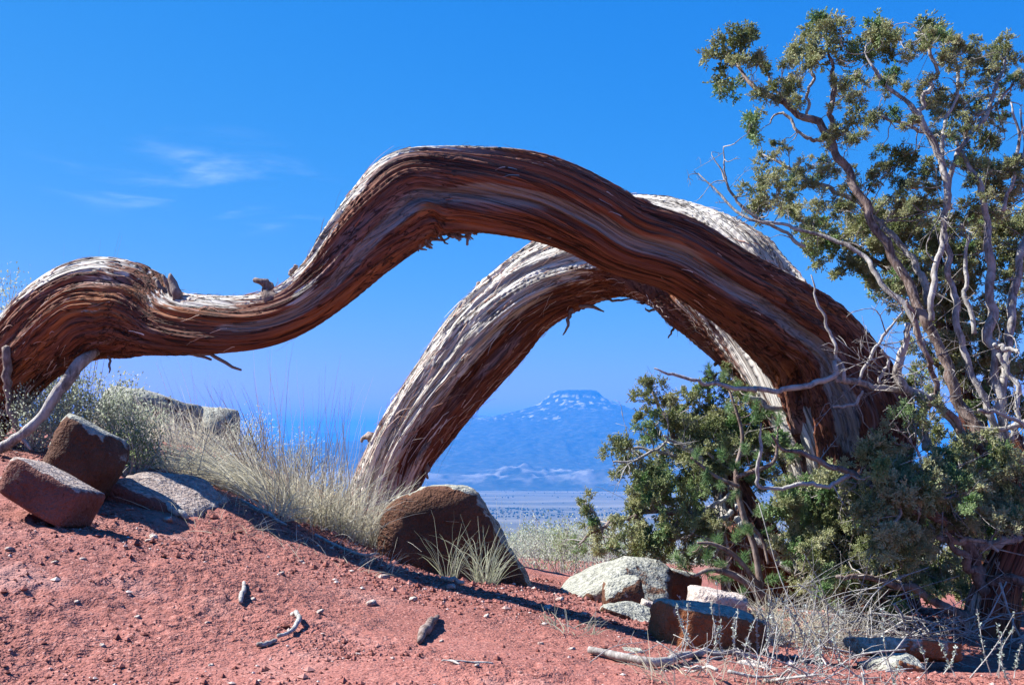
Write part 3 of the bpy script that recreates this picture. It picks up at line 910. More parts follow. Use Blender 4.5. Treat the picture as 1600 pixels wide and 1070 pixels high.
def rock(name, label, px, py, d, w, h, dep, rot, mat, seed, sub=4, cuts=8, cut=(0.72, 1.0), fresh=None, crust_sun=0.0, rough=0.06, extra=(), group=None, cat='rock'):
    """a block cut by planes, then weathered. w, h in photo pixels at distance d, dep in metres"""
    rs = np.random.default_rng(seed)
    c = P(px, py, d)
    half = np.array((w * d / F / 2, dep / 2, h * d / F / 2))
    D, Fc = ICO[sub]
    n = [(1, 0, 0), (-1, 0, 0), (0, 1, 0), (0, -1, 0), (0, 0, 1), (0, 0, -1)]
    k = [1.0] * 6
    for _ in range(cuts):
        v = unit(rs.normal(0, 1, 3))
        n.append(v)
        k.append(rs.uniform(*cut) * (1 + 0.25 * np.sum(np.abs(v) > 0.4) * 0.5))
    for v, q in extra:
        n.append(unit(np.array(v, float)))
        k.append(q)
    n, k = np.array(n, float), np.array(k)
    dn = D @ n.T
    rr_ = np.where(dn > 1e-3, k[None] / np.maximum(dn, 1e-3), 1e9)
    r0 = rr_.min(1)
    soft = -np.log(np.sum(np.exp(-16 * np.minimum(rr_, 6) / r0[:, None]), 1)) / 16 * r0
    face = n[rr_.argmin(1)]
    V = D * soft[:, None] * half
    sz = half.max()
    nz_ = fbm(V / sz * 2.2 + seed, 5, 0.55) + 0.6 * fbm(V / sz * 9 + seed, 3, 0.6) * 0.5
    nz_ = nz_ - 0.5 * np.abs(fbm(V / sz * np.array((3.0, 3.0, 9.0)) + 2 * seed, 3))
    V = V + D * (nz_ * rough * sz * 1.6)[:, None]
    Rm = rot_xyz(*rot)
    V = V @ Rm.T + c
    fn = (face / half) 
    fn = unit(fn) @ Rm.T
    up = smooth(0.05, 0.75, fn[:, 2]) * 0.85 + crust_sun
    if fresh is not None:
        up = up - smooth(0.35, 0.75, fn @ unit(np.array(fresh, float))) * 0.8  # broken faces rustier, with their shade painted in as well
    else:
        up = up + 0.25 * smooth(0.2, 0.8, -fn[:, 0])  # left faces painted paler, as the sun strikes them
    o = np.array((c[0], c[1], V[:, 2].min()))
    ob = mk(name, V, Fc, mat, None, True, {'crust_sun': np.clip(up, 0, 1.2)}, origin=o)
    return tag(ob, label, cat, group)

FR = (0.55, -0.85, -0.05)
rock('sandstone_slab', 'tilted brick-shaped slab of reddish sandstone resting on the red soil', 80, 771, 3.85, 124, 64, 0.24, (-7, 26, -8), M['red_rock'], 3, cuts=4, cut=(0.98, 1.15), fresh=(0.2, -1, 0), crust_sun=0.1, rough=0.02)
rock('boulder', 'dark rust-brown boulder half hidden by sagebrush behind the tilted slab', 132, 724, 4.4, 112, 120, 0.36, (0, 26, 12), M['rock'], 12, cuts=14, cut=(0.72, 0.92), fresh=(0.1, -1, -0.1), crust_sun=0.0)
rock('boulder', 'pale lichen-covered boulder on the crest behind the grass', 224, 676, 7.6, 150, 120, 0.8, (0, 14, 20), M['rock'], 21, cuts=8, crust_sun=0.6, fresh=None)
rock('boulder', 'small pale boulder peeping over the crest beyond the dry grass', 338, 668, 8.2, 60, 64, 0.35, (0, 8, 30), M['rock'], 22, sub=4, cuts=7, crust_sun=0.6)
rock('flat_rock', 'flat pinkish rock lying flush in the slope below the dry grass', 264, 779, 4.62, 160, 44, 0.42, (12, 19, -4), M['red_rock'], 31, cuts=6, cut=(0.8, 1.0), crust_sun=0.05, fresh=(0, -1, -0.3))
rock('boulder', 'big dark boulder with a sloping edge under the foot of the pale limb', 718, 866, 5.42, 256, 212, 0.62, (0, 10, 6), M['rock'], 7, 5, cuts=5, cut=(0.9, 1.05), fresh=(0.2, -1, 0.0), crust_sun=-0.05, extra=[((0.84, -0.05, 0.60), 0.60), ((0.30, 0.35, 0.9), 0.80), ((-0.6, 0.2, 0.8), 0.95)])
rock('boulder', 'wedge-shaped boulder with a pale left face and a dark right face', 958, 922, 5.25, 176, 96, 0.42, (0, 4, -14), M['rock'], 41, cuts=3, cut=(0.95, 1.1), fresh=(0.75, -0.6, 0.1), crust_sun=0.5, extra=[((-0.62, -0.25, 0.75), 0.50), ((0.62, -0.45, 0.62), 0.62)])
rock('stone', 'small rounded brown stone leaning against the wedge-shaped boulder', 971, 932, 4.95, 64, 56, 0.2, (0, -6, 0), M['rock'], 43, cuts=12, cut=(0.75, 0.95), crust_sun=0.05)
rock('stone', 'pale wedge of rock lying on the soil in front of the small brown stone', 984, 968, 4.6, 96, 46, 0.2, (0, 12, -8), M['rock'], 44, cuts=6, cut=(0.85, 1.05), fresh=(0.2, -0.9, -0.5), crust_sun=0.5, extra=[((0.3, -0.3, 0.9), 0.7)])
rock('boulder', 'rusty block with a pale crusted top beside the blue-grey stalks', 1100, 990, 4.25, 150, 86, 0.30, (6, 11, 24), M['rusty_rock'], 45, cuts=5, cut=(0.88, 1.05), fresh=(0.5, -0.85, -0.05), crust_sun=0.2)
rock('stone', 'white-grey rounded stone behind the rusty crusted block', 1118, 952, 4.85, 84, 58, 0.24, (0, 10, 0), M['chip'], 46, cuts=9, cut=(0.78, 0.98), crust_sun=0.9)
rock('stone', 'grey stone with a bright top in the shade of the green boughs', 1056, 926, 5.65, 70, 70, 0.24, (0, 14, 16), M['rock'], 47, cuts=7, crust_sun=0.25, fresh=FR)
rock('stone', 'grey lichen-spotted cobble beside the fallen branch', 983, 1049, 3.4, 58, 44, 0.10, (0, 8, 10), M['rock'], 48, sub=5, cuts=10, cut=(0.78, 0.98), crust_sun=0.35)
rock('stone', 'small pale stone against the back of the fallen branch', 990, 1026, 3.6, 34, 26, 0.07, (0, 0, 0), M['rock'], 49, sub=4, cuts=9, crust_sun=0.6)
rock('stone', 'small flat chip of stone wedged between the pale wedge and the rusty block', 1022, 953, 4.75, 42, 22, 0.10, (0, 16, 0), M['chip'], 50, sub=4, cuts=6, crust_sun=0.6)
rock('stone_slab', 'pale flat slab lying under the tangle of dead twigs', 1408, 1014, 4.25, 150, 30, 0.26, (-10, 5, 8), M['rusty_rock'], 51, cuts=6, crust_sun=0.3)
rock('stone_slab', 'grey slab half buried below the pale slab in the dead twigs', 1392, 1052, 4.0, 90, 50, 0.22, (-12, -8, 20), M['rusty_rock'], 52, cuts=6, crust_sun=0.1)
rock('stone', 'white chip of rock in the litter under the blue-grey stalks', 1172, 1046, 3.6, 56, 18, 0.08, (10, 3, 0), M['chip'], 53, sub=4, cuts=7, crust_sun=0.8)

# pale chips on the bare soil, each in the photograph a few pixels across
CH = [(580, 940, 13), (325, 972, 8), (240, 842, 12), (232, 848, 9), (130, 880, 8), (85, 884, 9), (160, 1010, 8), (120, 938, 7), (15, 865, 10), (600, 905, 14), (645, 935, 12), (705, 922, 15), (690, 1010, 7), (215, 961, 8), (500, 962, 9), (440, 900, 8),
      (760, 965, 8), (845, 1000, 8), (893, 1010, 9), (560, 1025, 7), (330, 1035, 7), (395, 935, 8), (855, 955, 12), (912, 968, 11), (745, 1046, 8), (262, 815, 13), (470, 880, 8), (875, 943, 10)]
for q, (a, b_, s) in enumerate(CH):
    g0 = onground(a, b_)
    ob = rock('stone_chip', 'small pale stone chip lying on the bare red soil', a, b_, 3, s, s * 0.6, s * 1.3 * 3 / F, (rng.uniform(-20, 20), rng.uniform(-15, 20), rng.uniform(0, 180)), M['chip'], 200 + q, sub=2, cuts=6, crust_sun=0.3, group='pale chips on the red soil', cat='stone')
    sc_ = g0[1] / 3
    ob.location = (g0[0], g0[1], gzr(g0[0], g0[1]) - 0.003 * sc_)
    ob.scale = (sc_, sc_, sc_)

# crumbs and clods of soil
n = 85000
yv = np.exp(rng.uniform(math.log(2.2), math.log(6.4), n))
xv = rng.uniform(-0.62, 0.60, n) * yv
dn = fbm(np.stack((xv * 1.4, yv * 1.4, 0 * xv), 1), 3) + 0.35 * fbm(np.stack((xv * 6, yv * 6, 0 * xv), 1), 2)
keep = rng.random(n) < smooth(-0.35, 0.45, dn)
xv, yv = xv[keep], yv[keep]
n = len(xv)
sz = np.clip(np.exp(rng.normal(math.log(0.0036), 0.5, n)), 0.0018, 0.015) * (0.55 + yv / 8)
zv = H(xv, yv) + relief(xv, yv) + sz * 0.25
D = np.array([(1, 0, 0), (-1, 0, 0), (0, 1, 0), (0, -1, 0), (0, 0, 1), (0, 0, -1)], float)
Fc = np.array([(0, 2, 4), (2, 1, 4), (1, 3, 4), (3, 0, 4), (2, 0, 5), (1, 2, 5), (3, 1, 5), (0, 3, 5)])
V = D[None] * sz[:, None, None] * rng.uniform(0.6, 1.3, (n, len(D), 1)) * np.array((1.2, 1.2, 0.75)) + np.stack((xv, yv, zv), 1)[:, None]
t = NT('soil_crumb')
M['crumb'] = t.done(t.ramp(t.attr('tint').outputs['Fac'], [(0.0, (0.13, 0.040, 0.030)), (0.6, (0.26, 0.097, 0.076)), (0.93, (0.34, 0.165, 0.135)), (0.97, (0.50, 0.40, 0.35))]), None, 0.95)
ti = np.repeat(rng.random(n), len(D))
o = mk('soil_crumb', V.reshape(-1, 3), (Fc[None] + (np.arange(n) * len(D))[:, None, None]).reshape(-1, 3), M['crumb'], None, False, {'tint': ti}, kind='stuff')
tag(o, 'loose crumbs and grit strewn over the red soil', 'grit')

# ------------------------------------------------------------------ sticks lying on the ground
def ground_stick(name, label, rows, mat, n=14, sides=7, lift=0.3, seed=0, group=None, cat='stick'):
    q = []
    for a, b_, r in rows:
        g = onground(a, b_)
        rm = r * g[1] / F
        q.append((g[0], g[1], gzr(g[0], g[1]) + rm * lift, rm))
    S = spline(np.array(q), n)
    C, R = S[:, :3], np.maximum(S[:, 3], 0.001)
    C[:, 2] += np.abs(fbm(np.stack((np.arange(n) * 0.7 + seed, np.zeros(n), np.zeros(n)), 1), 2)) * R * 1.5
    R = R * (1 + 0.25 * fbm(np.stack((np.arange(n) * 1.3 + seed * 5, np.zeros(n), np.zeros(n)), 1), 2))
    V, Q, T3 = tube(C, R, sides)
    ob = mk(name, V, [Q, T3], mat, None, True, origin=C[n // 2] - np.array((0, 0, R[n // 2])))
    return tag(ob, label, cat, group)
ground_stick('fallen_branch', 'weathered grey branch lying across the soil beside the lichen-spotted cobble', [(920, 1024, 5), (950, 1029, 6), (985, 1036, 6), (1020, 1042, 7), (1060, 1038, 6), (1100, 1030, 5), (1150, 1030, 4), (1190, 1033, 3)], M['branch'], 26, 9, 0.9, 1, cat='branch')
ground_stick('stick', 'short upright-lying pale stick alone on the bare red soil', [(376, 944, 3), (377, 936, 4), (381, 926, 4), (381, 918, 3)], M['dead'], 9, 7, 0.5, 2)
ground_stick('stick', 'hook-shaped pale stick curling up off the red soil', [(434, 1002, 3), (450, 998, 3), (462, 992, 4), (468, 983, 4), (462, 974, 4), (456, 968, 3)], M['dead'], 16, 7, 1.6, 3)
ground_stick('stick', 'thin straight stick lying just beside the hook-shaped one', [(402, 1010, 4), (415, 1008, 4), (432, 1006, 3)], M['branch'], 8, 7, 0.6, 4)
ground_stick('bark_piece', 'ragged strip of shaggy bark lying on the open red soil', [(655, 1015, 4), (660, 1002, 7), (664, 988, 8), (672, 976, 6), (684, 964, 4)], M['brown_branch'], 14, 7, 0.7, 5, cat='bark')
ground_stick('twig', 'thin curved twig near the foot of the bare slope', [(692, 1039, 1.5), (705, 1040, 2), (718, 1046, 1.5)], M['branch'], 8, 5, 0.5, 6, cat='twig')
ground_stick('twig', 'pale curled root fibre on the bare slope', [(690, 1039, 1), (740, 1040, 2), (770, 1043, 1.5)], M['dead'], 9, 5, 0.5, 7, cat='twig')
ground_stick('stick', 'straight straw-pale stick lying at the edge of the dry bunch grass', [(375, 788, 2.5), (400, 804, 3), (425, 818, 3), (447, 832, 2)], M['dead'], 10, 6, 2.0, 8)
ground_stick('stick', 'slim pale stick poking from the grass toward the big dark boulder', [(492, 838, 2), (525, 852, 2.5), (560, 866, 2.5), (592, 868, 2)], M['dead'], 10, 6, 2.0, 9)
ground_stick('wood_chip', 'splintered pale wood chip in the shadow of the flat rock', [(252, 795, 3), (265, 803, 5), (280, 810, 6), (292, 815, 4)], M['dead'], 9, 6, 0.7, 10, cat='wood chip')
ground_stick('stick', 'bleached stick lying across the top of the tilted slab', [(30, 778, 2.5), (50, 778, 3), (72, 782, 3), (90, 788, 2.5)], M['dead'], 10, 6, 3.5, 11)
ground_stick('wood_chip', 'long thin splinter of wood lying on the soil below the big dark boulder', [(690, 912, 3), (706, 913, 4), (724, 915, 3)], M['dead'], 8, 6, 0.7, 12, cat='wood chip')

# ------------------------------------------------------------------ grasses
def blades(bag, root, n, spread, lmin, lmax, tilt, bend, wid, rs, lean=(0, 0), seg=7, tint=(0.2, 0.9), jitter=0.02):
    for _ in range(n):
        a = rs.uniform(0, 2 * np.pi)
        rr0 = spread * math.sqrt(rs.random())
        x, y = root[0] + rr0 * math.cos(a), root[1] + rr0 * math.sin(a)
        p0 = np.array((x, y, gz(x, y) - 0.01)) if len(root) == 2 else np.array((x, y, root[2]))
        ln = rs.uniform(lmin, lmax)
        a2 = a + rs.normal(0, 0.9)
        tl = abs(rs.normal(0, tilt)) + 0.03
        out = np.array((math.cos(a2) * math.sin(tl) + lean[0], math.sin(a2) * math.sin(tl) + lean[1], math.cos(tl)))
        out = out / np.linalg.norm(out)
        hz_ = unit(np.array((out[0] + 1e-3, out[1], 0)))
        bd = bend * rs.uniform(0.1, 1.2)
        t = np.linspace(0, 1, seg)
        C = p0 + out * (t * ln)[:, None] + hz_ * (bd * ln * 0.5 * t ** 2)[:, None] - np.array((0, 0, 1)) * (bd * ln * 0.55 * t ** 2.4)[:, None]
        C = C + rs.normal(0, jitter * ln, 3) * (t ** 2)[:, None] + rs.normal(0, 0.006 * ln, (seg, 3)) * t[:, None]
        w_ = wid * rs.uniform(0.6, 1.3) * (1 - 0.8 * t ** 1.5)
        sd = unit(np.cross(out, np.array((rs.normal(0, 0.5), -1.0, rs.normal(0, 0.3)))))
        V, Q = ribbon(C, w_, sd)
        bag.add(V, Q, a=rs.uniform(*tint))

def grass(name, label, px, py, sets, rs, group=None, d=None, cat='grass clump'):
    g = onground(px, py) if d is None else P(px, py, d)
    if d is not None: g[2] = gz(g[0], g[1])
    o = thing(name, label, cat, g, group)
    for (nm, mat, n, spread, lmin, lmax, tilt, bend, wid, lean, tint) in sets:
        b = Bag()
        blades(b, (g[0], g[1]), n, spread, lmin, lmax, tilt, bend, wid, rs, lean, tint=tint)
        V, Fc, a = b.get()
        mk(nm, V, Fc, M[mat], o, False, {'tint': a})
    return o
rs = np.random.default_rng(21)
BL, ST = 'blade', 'stalk'
grass('bunch_grass', 'dense straw-coloured bunch grass at the foot of the pale limb', 552, 838, [(BL, 'straw', 560, 0.16, 0.12, 0.46, 0.5, 0.9, 0.0021, (0.1, 0), (0.2, 1)), (BL, 'green_straw', 110, 0.10, 0.06, 0.22, 0.6, 1.0, 0.0018, (0, -0.1), (0, 0.8)), (ST, 'stalk', 48, 0.14, 0.30, 0.74, 0.16, 0.12, 0.0016, (0.02, 0), (0.1, 0.9))], rs)
grass('bunch_grass', 'tall bunch grass with upright brown stalks left of the pale limb', 480, 812, [(BL, 'straw', 520, 0.18, 0.12, 0.46, 0.45, 0.8, 0.0021, (0, 0), (0.2, 1)), (BL, 'green_straw', 60, 0.12, 0.08, 0.25, 0.5, 0.9, 0.0018, (0, -0.1), (0, 0.8)), (ST, 'stalk', 70, 0.20, 0.35, 0.85, 0.15, 0.12, 0.0014, (0, 0), (0.1, 0.9))], rs)
grass('bunch_grass', 'wiry tuft of dry grass arching down the side of the big dark boulder', 612, 838, [(BL, 'straw', 170, 0.07, 0.14, 0.40, 0.75, 1.5, 0.0018, (0.2, -0.1), (0.1, 1)), (ST, 'stalk', 50, 0.06, 0.15, 0.42, 0.6, 1.2, 0.0016, (0.3, -0.15), (0.1, 0.9))], rs)
grass('bunch_grass', 'dry grass with red-brown stalks leaning left along the crest', 420, 770, [(BL, 'straw', 380, 0.20, 0.10, 0.38, 0.5, 0.9, 0.0021, (-0.25, 0), (0.2, 1)), (ST, 'stalk', 50, 0.15, 0.3, 0.70, 0.22, 0.15, 0.0016, (-0.42, 0), (0.0, 0.7))], rs)
grass('bunch_grass', 'pale fountain of dry grass bending left over the flat rock', 392, 740, [(BL, 'straw', 420, 0.14, 0.25, 0.56, 0.35, 1.2, 0.002, (-0.75, -0.1), (0.4, 1))], rs, d=5.35)
grass('bunch_grass', 'soft pale grass mound behind the dark boulder and the flat rock', 268, 712, [(BL, 'straw', 420, 0.20, 0.16, 0.44, 0.6, 1.2, 0.002, (-0.15, 0), (0.3, 1)), (BL, 'green_straw', 90, 0.14, 0.08, 0.26, 0.5, 0.8, 0.0018, (0, 0), (0.1, 0.9))], rs, d=5.3)
grass('bunch_grass', 'loose thin grass stems rising under the sagging middle of the front limb', 330, 716, [(BL, 'straw', 60, 0.2, 0.1, 0.3, 0.5, 0.9, 0.0016, (0, 0), (0.2, 1)), (ST, 'straw', 26, 0.22, 0.35, 0.68, 0.22, 0.2, 0.0012, (-0.15, 0), (0.0, 0.7))], rs, d=5.6)
grass('bunch_grass', 'sparse straw tuft lying low on the soil in front of the bunch grass', 430, 806, [(BL, 'straw', 120, 0.06, 0.10, 0.26, 0.95, 0.7, 0.0017, (-0.1, -0.2), (0.3, 1))], rs)
grass('green_grass', 'fresh green-grey grass tuft standing before the big dark boulder', 758, 900, [(BL, 'green_straw', 90, 0.05, 0.12, 0.36, 0.36, 0.75, 0.0016, (0.05, 0), (0.3, 1))], rs, d=4.9)
grass('green_grass', 'few long green blades at the left foot of the big dark boulder', 700, 884, [(BL, 'green_straw', 26, 0.04, 0.16, 0.36, 0.36, 0.8, 0.0016, (0, 0), (0.3, 1))], rs, d=4.85)
grass('seed_grass', 'feathery pale seed stalks rising past the edge of the big dark boulder', 792, 892, [(ST, 'straw', 22, 0.05, 0.25, 0.46, 0.16, 0.2, 0.0012, (0, 0), (0.5, 1))], rs, d=5.6)
grass('bunch_grass', 'pale dry grass in front of the lichen boulder on the crest', 228, 700, [(BL, 'straw', 300, 0.30, 0.14, 0.40, 0.5, 1.0, 0.0024, (-0.2, 0), (0.3, 1))], rs, d=6.7)
grass('bunch_grass', 'thin dry grass on the crest before the small pale boulder', 345, 700, [(BL, 'straw', 240, 0.26, 0.12, 0.38, 0.4, 0.7, 0.0022, (0, 0), (0.3, 1))], rs, d=6.9)
grass('seed_grass', 'hair-thin stems showing above the left hump of the front limb', 118, 660, [(ST, 'stalk', 7, 0.10, 0.9, 1.16, 0.09, 0.08, 0.0010, (0.02, 0), (0.1, 0.5)), (BL, 'straw', 40, 0.1, 0.2, 0.4, 0.4, 0.8, 0.0016, (0, 0), (0.2, 1))], rs, d=5.6)
grass('bunch_grass', 'bleached dry grass tangled in the sage below the green boughs', 1235, 1000, [(BL, 'straw', 210, 0.13, 0.12, 0.36, 0.6, 0.9, 0.0017, (0, 0), (0.3, 1))], rs)
grass('bunch_grass', 'tuft of bleached grass under the left edge of the dead twig heap', 1310, 1010, [(BL, 'straw', 200, 0.14, 0.10, 0.34, 0.6, 0.9, 0.0017, (0, 0), (0.3, 1))], rs)
grass('bunch_grass', 'dry grass fringe behind the rusty crusted block', 1180, 985, [(BL, 'straw', 150, 0.10, 0.10, 0.30, 0.5, 0.9, 0.0017, (0, 0), (0.3, 1))], rs)
grass('bunch_grass', 'thin litter of dry grass along the bottom of the dead twigs', 1120, 1062, [(BL, 'straw', 120, 0.22, 0.05, 0.16, 1.1, 0.6, 0.0014, (0, 0), (0.3, 1))], rs)
grass('bunch_grass', 'dry grass and shreds fallen in the shade between rocks and bare soil', 890, 985, [(BL, 'green_straw', 50, 0.10, 0.05, 0.15, 1.1, 0.6, 0.0016, (0, 0), (0.3, 1))], rs)
grass('bunch_grass', 'wisps of dry litter along the shaded edge below the flat rock', 330, 805, [(BL, 'straw', 110, 0.24, 0.05, 0.17, 1.1, 0.6, 0.0014, (0, 0), (0.1, 0.9))], rs)
grass('bunch_grass', 'scattered straw litter at the edge of the soil under the bunch grass', 520, 868, [(BL, 'straw', 130, 0.30, 0.04, 0.14, 1.2, 0.5, 0.0013, (0, 0), (0.3, 1))], rs)

# ------------------------------------------------------------------ sagebrush and other low shrubs
def shrub(name, label, g, rad, hgt, nst, nleaf, leaf, lw, mat, rs, group=None, wood='dead', lean=(0, 0), cat='shrub'):
    g = np.asarray(g, float)
    o = thing(name, label, cat, g, group)
    b, lf = Bag(), Bag()
    tips = []
    for _ in range(nst):
        a = rs.uniform(0, 2 * np.pi)
        tl = rs.uniform(0, 1) ** 0.7
        end = g + np.array((math.cos(a) * rad * tl + lean[0] * hgt, math.sin(a) * rad * tl + lean[1] * hgt, hgt * rs.uniform(0.55, 1.0) * (1 - 0.45 * tl ** 2)))
        mid = g * 0.5 + end * 0.5 + rs.normal(0, 0.08 * hgt, 3) - np.array((0, 0, 0.08 * hgt))
        S = spline(np.array([g + rs.normal(0, 0.015, 3) * (1, 1, 0), mid, end]), 7)
        r0 = 0.0022 + 0.0035 * rs.random()
        V, Q, T3 = tube(S, np.linspace(r0, 0.0008, 7), 4)
        b.add(V, Q, T3)
        tips.append(S)
    for _ in range(nleaf):
        S = tips[rs.integers(len(tips))]
        t = rs.uniform(0.3, 1.0) ** 0.6 * 6
        i = min(int(t), 5)
        p = S[i] + (S[i + 1] - S[i]) * (t - i) + rs.normal(0, 0.018 + 0.05 * rad, 3)
        dr = unit(unit(S[i + 1] - S[i]) + rs.normal(0, 0.7, 3))
        sd = unit(np.cross(dr, rs.normal(0, 1, 3)))
        l_ = leaf * rs.uniform(0.6, 1.3)
        w_ = lw * rs.uniform(0.7, 1.3)
        lf.add(np.array((p, p + dr * l_ * 0.5 + sd * w_, p + dr * l_, p + dr * l_ * 0.5 - sd * w_)), [[0, 1, 2, 3]], a=rs.random())
    V, Fc, a = b.get()
    mk('stem', V, Fc, M[wood], o, False, kind='stuff')
    V, Fc, a = lf.get()
    mk('foliage', V, Fc, M[mat], o, False, {'tint': a})
    return o
def gp(px, d, dz=0.0):
    q = P(px, 690, d)
    return np.array((q[0], q[1], gz(q[0], q[1]) + dz))
rs = np.random.default_rng(33)
shrub('sagebrush', 'pale grey-green sagebrush behind the hanging branch of the front limb', gp(96, 5.6), 0.34, 0.50, 60, 4200, 0.018, 0.004, 'sage', rs)
shrub('sagebrush', 'pale sagebrush wrapped round the left side of the dark rust boulder', gp(52, 5.05), 0.22, 0.34, 50, 3600, 0.013, 0.003, 'sage', rs)
shrub('sagebrush', 'tall pale sagebrush at the raised left end of the front limb', gp(-10, 5.7), 0.32, 0.98, 50, 3200, 0.018, 0.004, 'sage', rs)
shrub('sagebrush', 'low green sage growing between the dark rust boulder and the flat rock', gp(205, 4.85), 0.16, 0.30, 36, 2000, 0.014, 0.003, 'green_sage', rs)
shrub('sagebrush', 'silvery sagebrush rising in front of the pale lichen boulder', gp(180, 5.6), 0.30, 0.42, 50, 3200, 0.018, 0.004, 'sage', rs)
shrub('sagebrush', 'thin pale brush on the crest left of the tall bunch grass', gp(385, 6.1), 0.20, 0.40, 36, 1100, 0.014, 0.0026, 'sage', rs)
shrub('sagebrush', 'pale brush on the crest directly behind the tall bunch grass', gp(470, 6.2), 0.22, 0.40, 36, 1000, 0.014, 0.0026, 'sage', rs)
for q, (a, d_, r_, h_) in enumerate([(838, 9.5, 0.35, 0.42), (880, 8.2, 0.25, 0.5), (912, 9.0, 0.35, 0.55), (868, 12, 0.5, 0.6), (945, 11, 0.5, 0.6), (900, 14, 0.6, 0.7), (840, 17, 0.7, 0.7), (880, 20, 0.8, 0.8), (930, 18, 0.8, 0.8), (850, 26, 1.0, 0.9), (905, 30, 1.1, 1.0), (960, 24, 1.0, 0.9), (830, 34, 1.2, 1.0), (870, 42, 1.4, 1.1), (930, 44, 1.4, 1.1), (990, 38, 1.3, 1.0), (810, 50, 1.5, 1.2), (890, 58, 1.7, 1.2), (850, 72, 2.0, 1.4), (925, 80, 2.2, 1.4), (880, 95, 2.4, 1.5)]):
    k_ = max(1.0, d_ / 9)
    shrub('brush', ('greener low brush' if q % 4 == 1 else 'pale grey round brush') + ' on the open slope beyond the big dark boulder', gp(a, d_, -0.03), r_, h_, 26, 900, 0.020 * k_, 0.005 * k_, 'green_sage' if q % 4 == 1 else 'sage', rs, 'green brush on the slope beyond' if q % 4 == 1 else 'pale brush on the slope beyond')
lf = Bag()
for _ in range(520):
    d_ = math.exp(rs.uniform(math.log(9.5), math.log(115)))
    g_ = np.array((d_ * math.tan(rs.uniform(-0.75, 0.75)), d_, 0.0))
    g_[2] = gz(g_[0], g_[1]) + float(fbm(np.array([[g_[0], g_[1], 0.0]]) / 14.0, 4)[0]) * 0.5 * float(smooth(14, 60, np.hypot(g_[0], g_[1]))) - 0.03
    if abs(g_[0]) < 1.2 and d_ < 12: continue
    if g_[0] < -0.8 and d_ < 14: continue
    r_ = rs.uniform(0.18, 0.45) * (0.7 + d_ / 60)
    k_ = max(1.0, d_ / 9)
    for m in range(70):
        v = unit(rs.normal(0, 1, 3)) * (1, 1, 0.8)
        v[2] = abs(v[2])
        p_ = g_ + v * r_ * rs.uniform(0.35, 1.0)
        dr = unit(v + rs.normal(0, 0.5, 3) + (0, 0, 0.4))
        sd = unit(np.cross(dr, rs.normal(0, 1, 3)))
        l_, w_ = 0.05 * k_ ** 0.7 * rs.uniform(0.6, 1.3), 0.008 * k_ ** 0.8
        lf.add(np.array((p_, p_ + dr * l_ * 0.5 + sd * w_, p_ + dr * l_, p_ + dr * l_ * 0.5 - sd * w_)), [[0, 1, 2, 3]], a=rs.random())
V, Fc, a = lf.get()
o = mk('sage_cover', V, Fc, M['sage'], None, False, {'tint': a}, kind='stuff')
tag(o, 'low grey-green scrub covering the slope that falls away behind the trees', 'scrub')
def stalk_plant(name, label, px, py, n, hmin, hmax, spread, rs, lean=(0, 0)):
    g = onground(px, py)
    o = thing(name, label, 'plant', g)
    b, lf = Bag(), Bag()
    for _ in range(n):
        x, y = g[0] + rs.normal(0, spread), g[1] + rs.normal(0, spread * 0.6)
        p0 = np.array((x, y, gz(x, y)))
        h_ = rs.uniform(hmin, hmax)
        e = p0 + np.array((rs.normal(lean[0], 0.32) * h_, rs.normal(lean[1], 0.15) * h_, h_))
        S = spline(np.array([p0, p0 * 0.5 + e * 0.5 + rs.normal(0, 0.05 * h_, 3), e]), 9)
        V, Q, T3 = tube(S, np.linspace(0.0022, 0.0010, 9), 4)
        b.add(V, Q, T3)
        for k in range(18):
            t = rs.uniform(0.25, 1) * 8
            i = min(int(t), 7)
            p = S[i] + (S[i + 1] - S[i]) * (t - i)
            for m in range(3):
                dr = unit(rs.normal(0, 1, 3) + (0, 0, 0.5))
                sd = unit(np.cross(dr, rs.normal(0, 1, 3)))
                l_ = rs.uniform(0.006, 0.014)
                lf.add(np.array((p, p + dr * l_ * 0.5 + sd * 0.0028, p + dr * l_, p + dr * l_ * 0.5 - sd * 0.0028)), [[0, 1, 2, 3]], a=rs.uniform(0.3, 1))
    V, Fc, a = b.get()
    mk('stem', V, Fc, M['dead'], o, False, kind='stuff')
    V, Fc, a = lf.get()
    mk('leaf', V, Fc, M['blue_sage'], o, False, {'tint': a}, kind='stuff')
    return o
M['blue_sage'] = m_leaf('blue_grey_leaf', (0.15, 0.19, 0.155), (0.27, 0.32, 0.275), (0.42, 0.46, 0.41), 0.2)
stalk_plant('white_sage', 'slender blue-grey leafy stalks in front of the rusty crusted block', 1130, 1030, 10, 0.08, 0.19, 0.08, rs)
stalk_plant('white_sage', 'taller blue-grey leafy stalks to the right of the rusty crusted block', 1200, 1030, 11, 0.12, 0.30, 0.11, rs)
stalk_plant('white_sage', 'spreading blue-grey stalks rising through the bleached dry grass', 1275, 1040, 13, 0.08, 0.26, 0.16, rs)
stalk_plant('white_sage', 'blue-grey stalks in the shade at the foot of the leafy juniper', 1560, 1060, 12, 0.08, 0.26, 0.13, rs)
stalk_plant('white_sage', 'low blue-grey stalks along the bottom of the dead twig pile', 1390, 1066, 10, 0.05, 0.15, 0.2, rs)
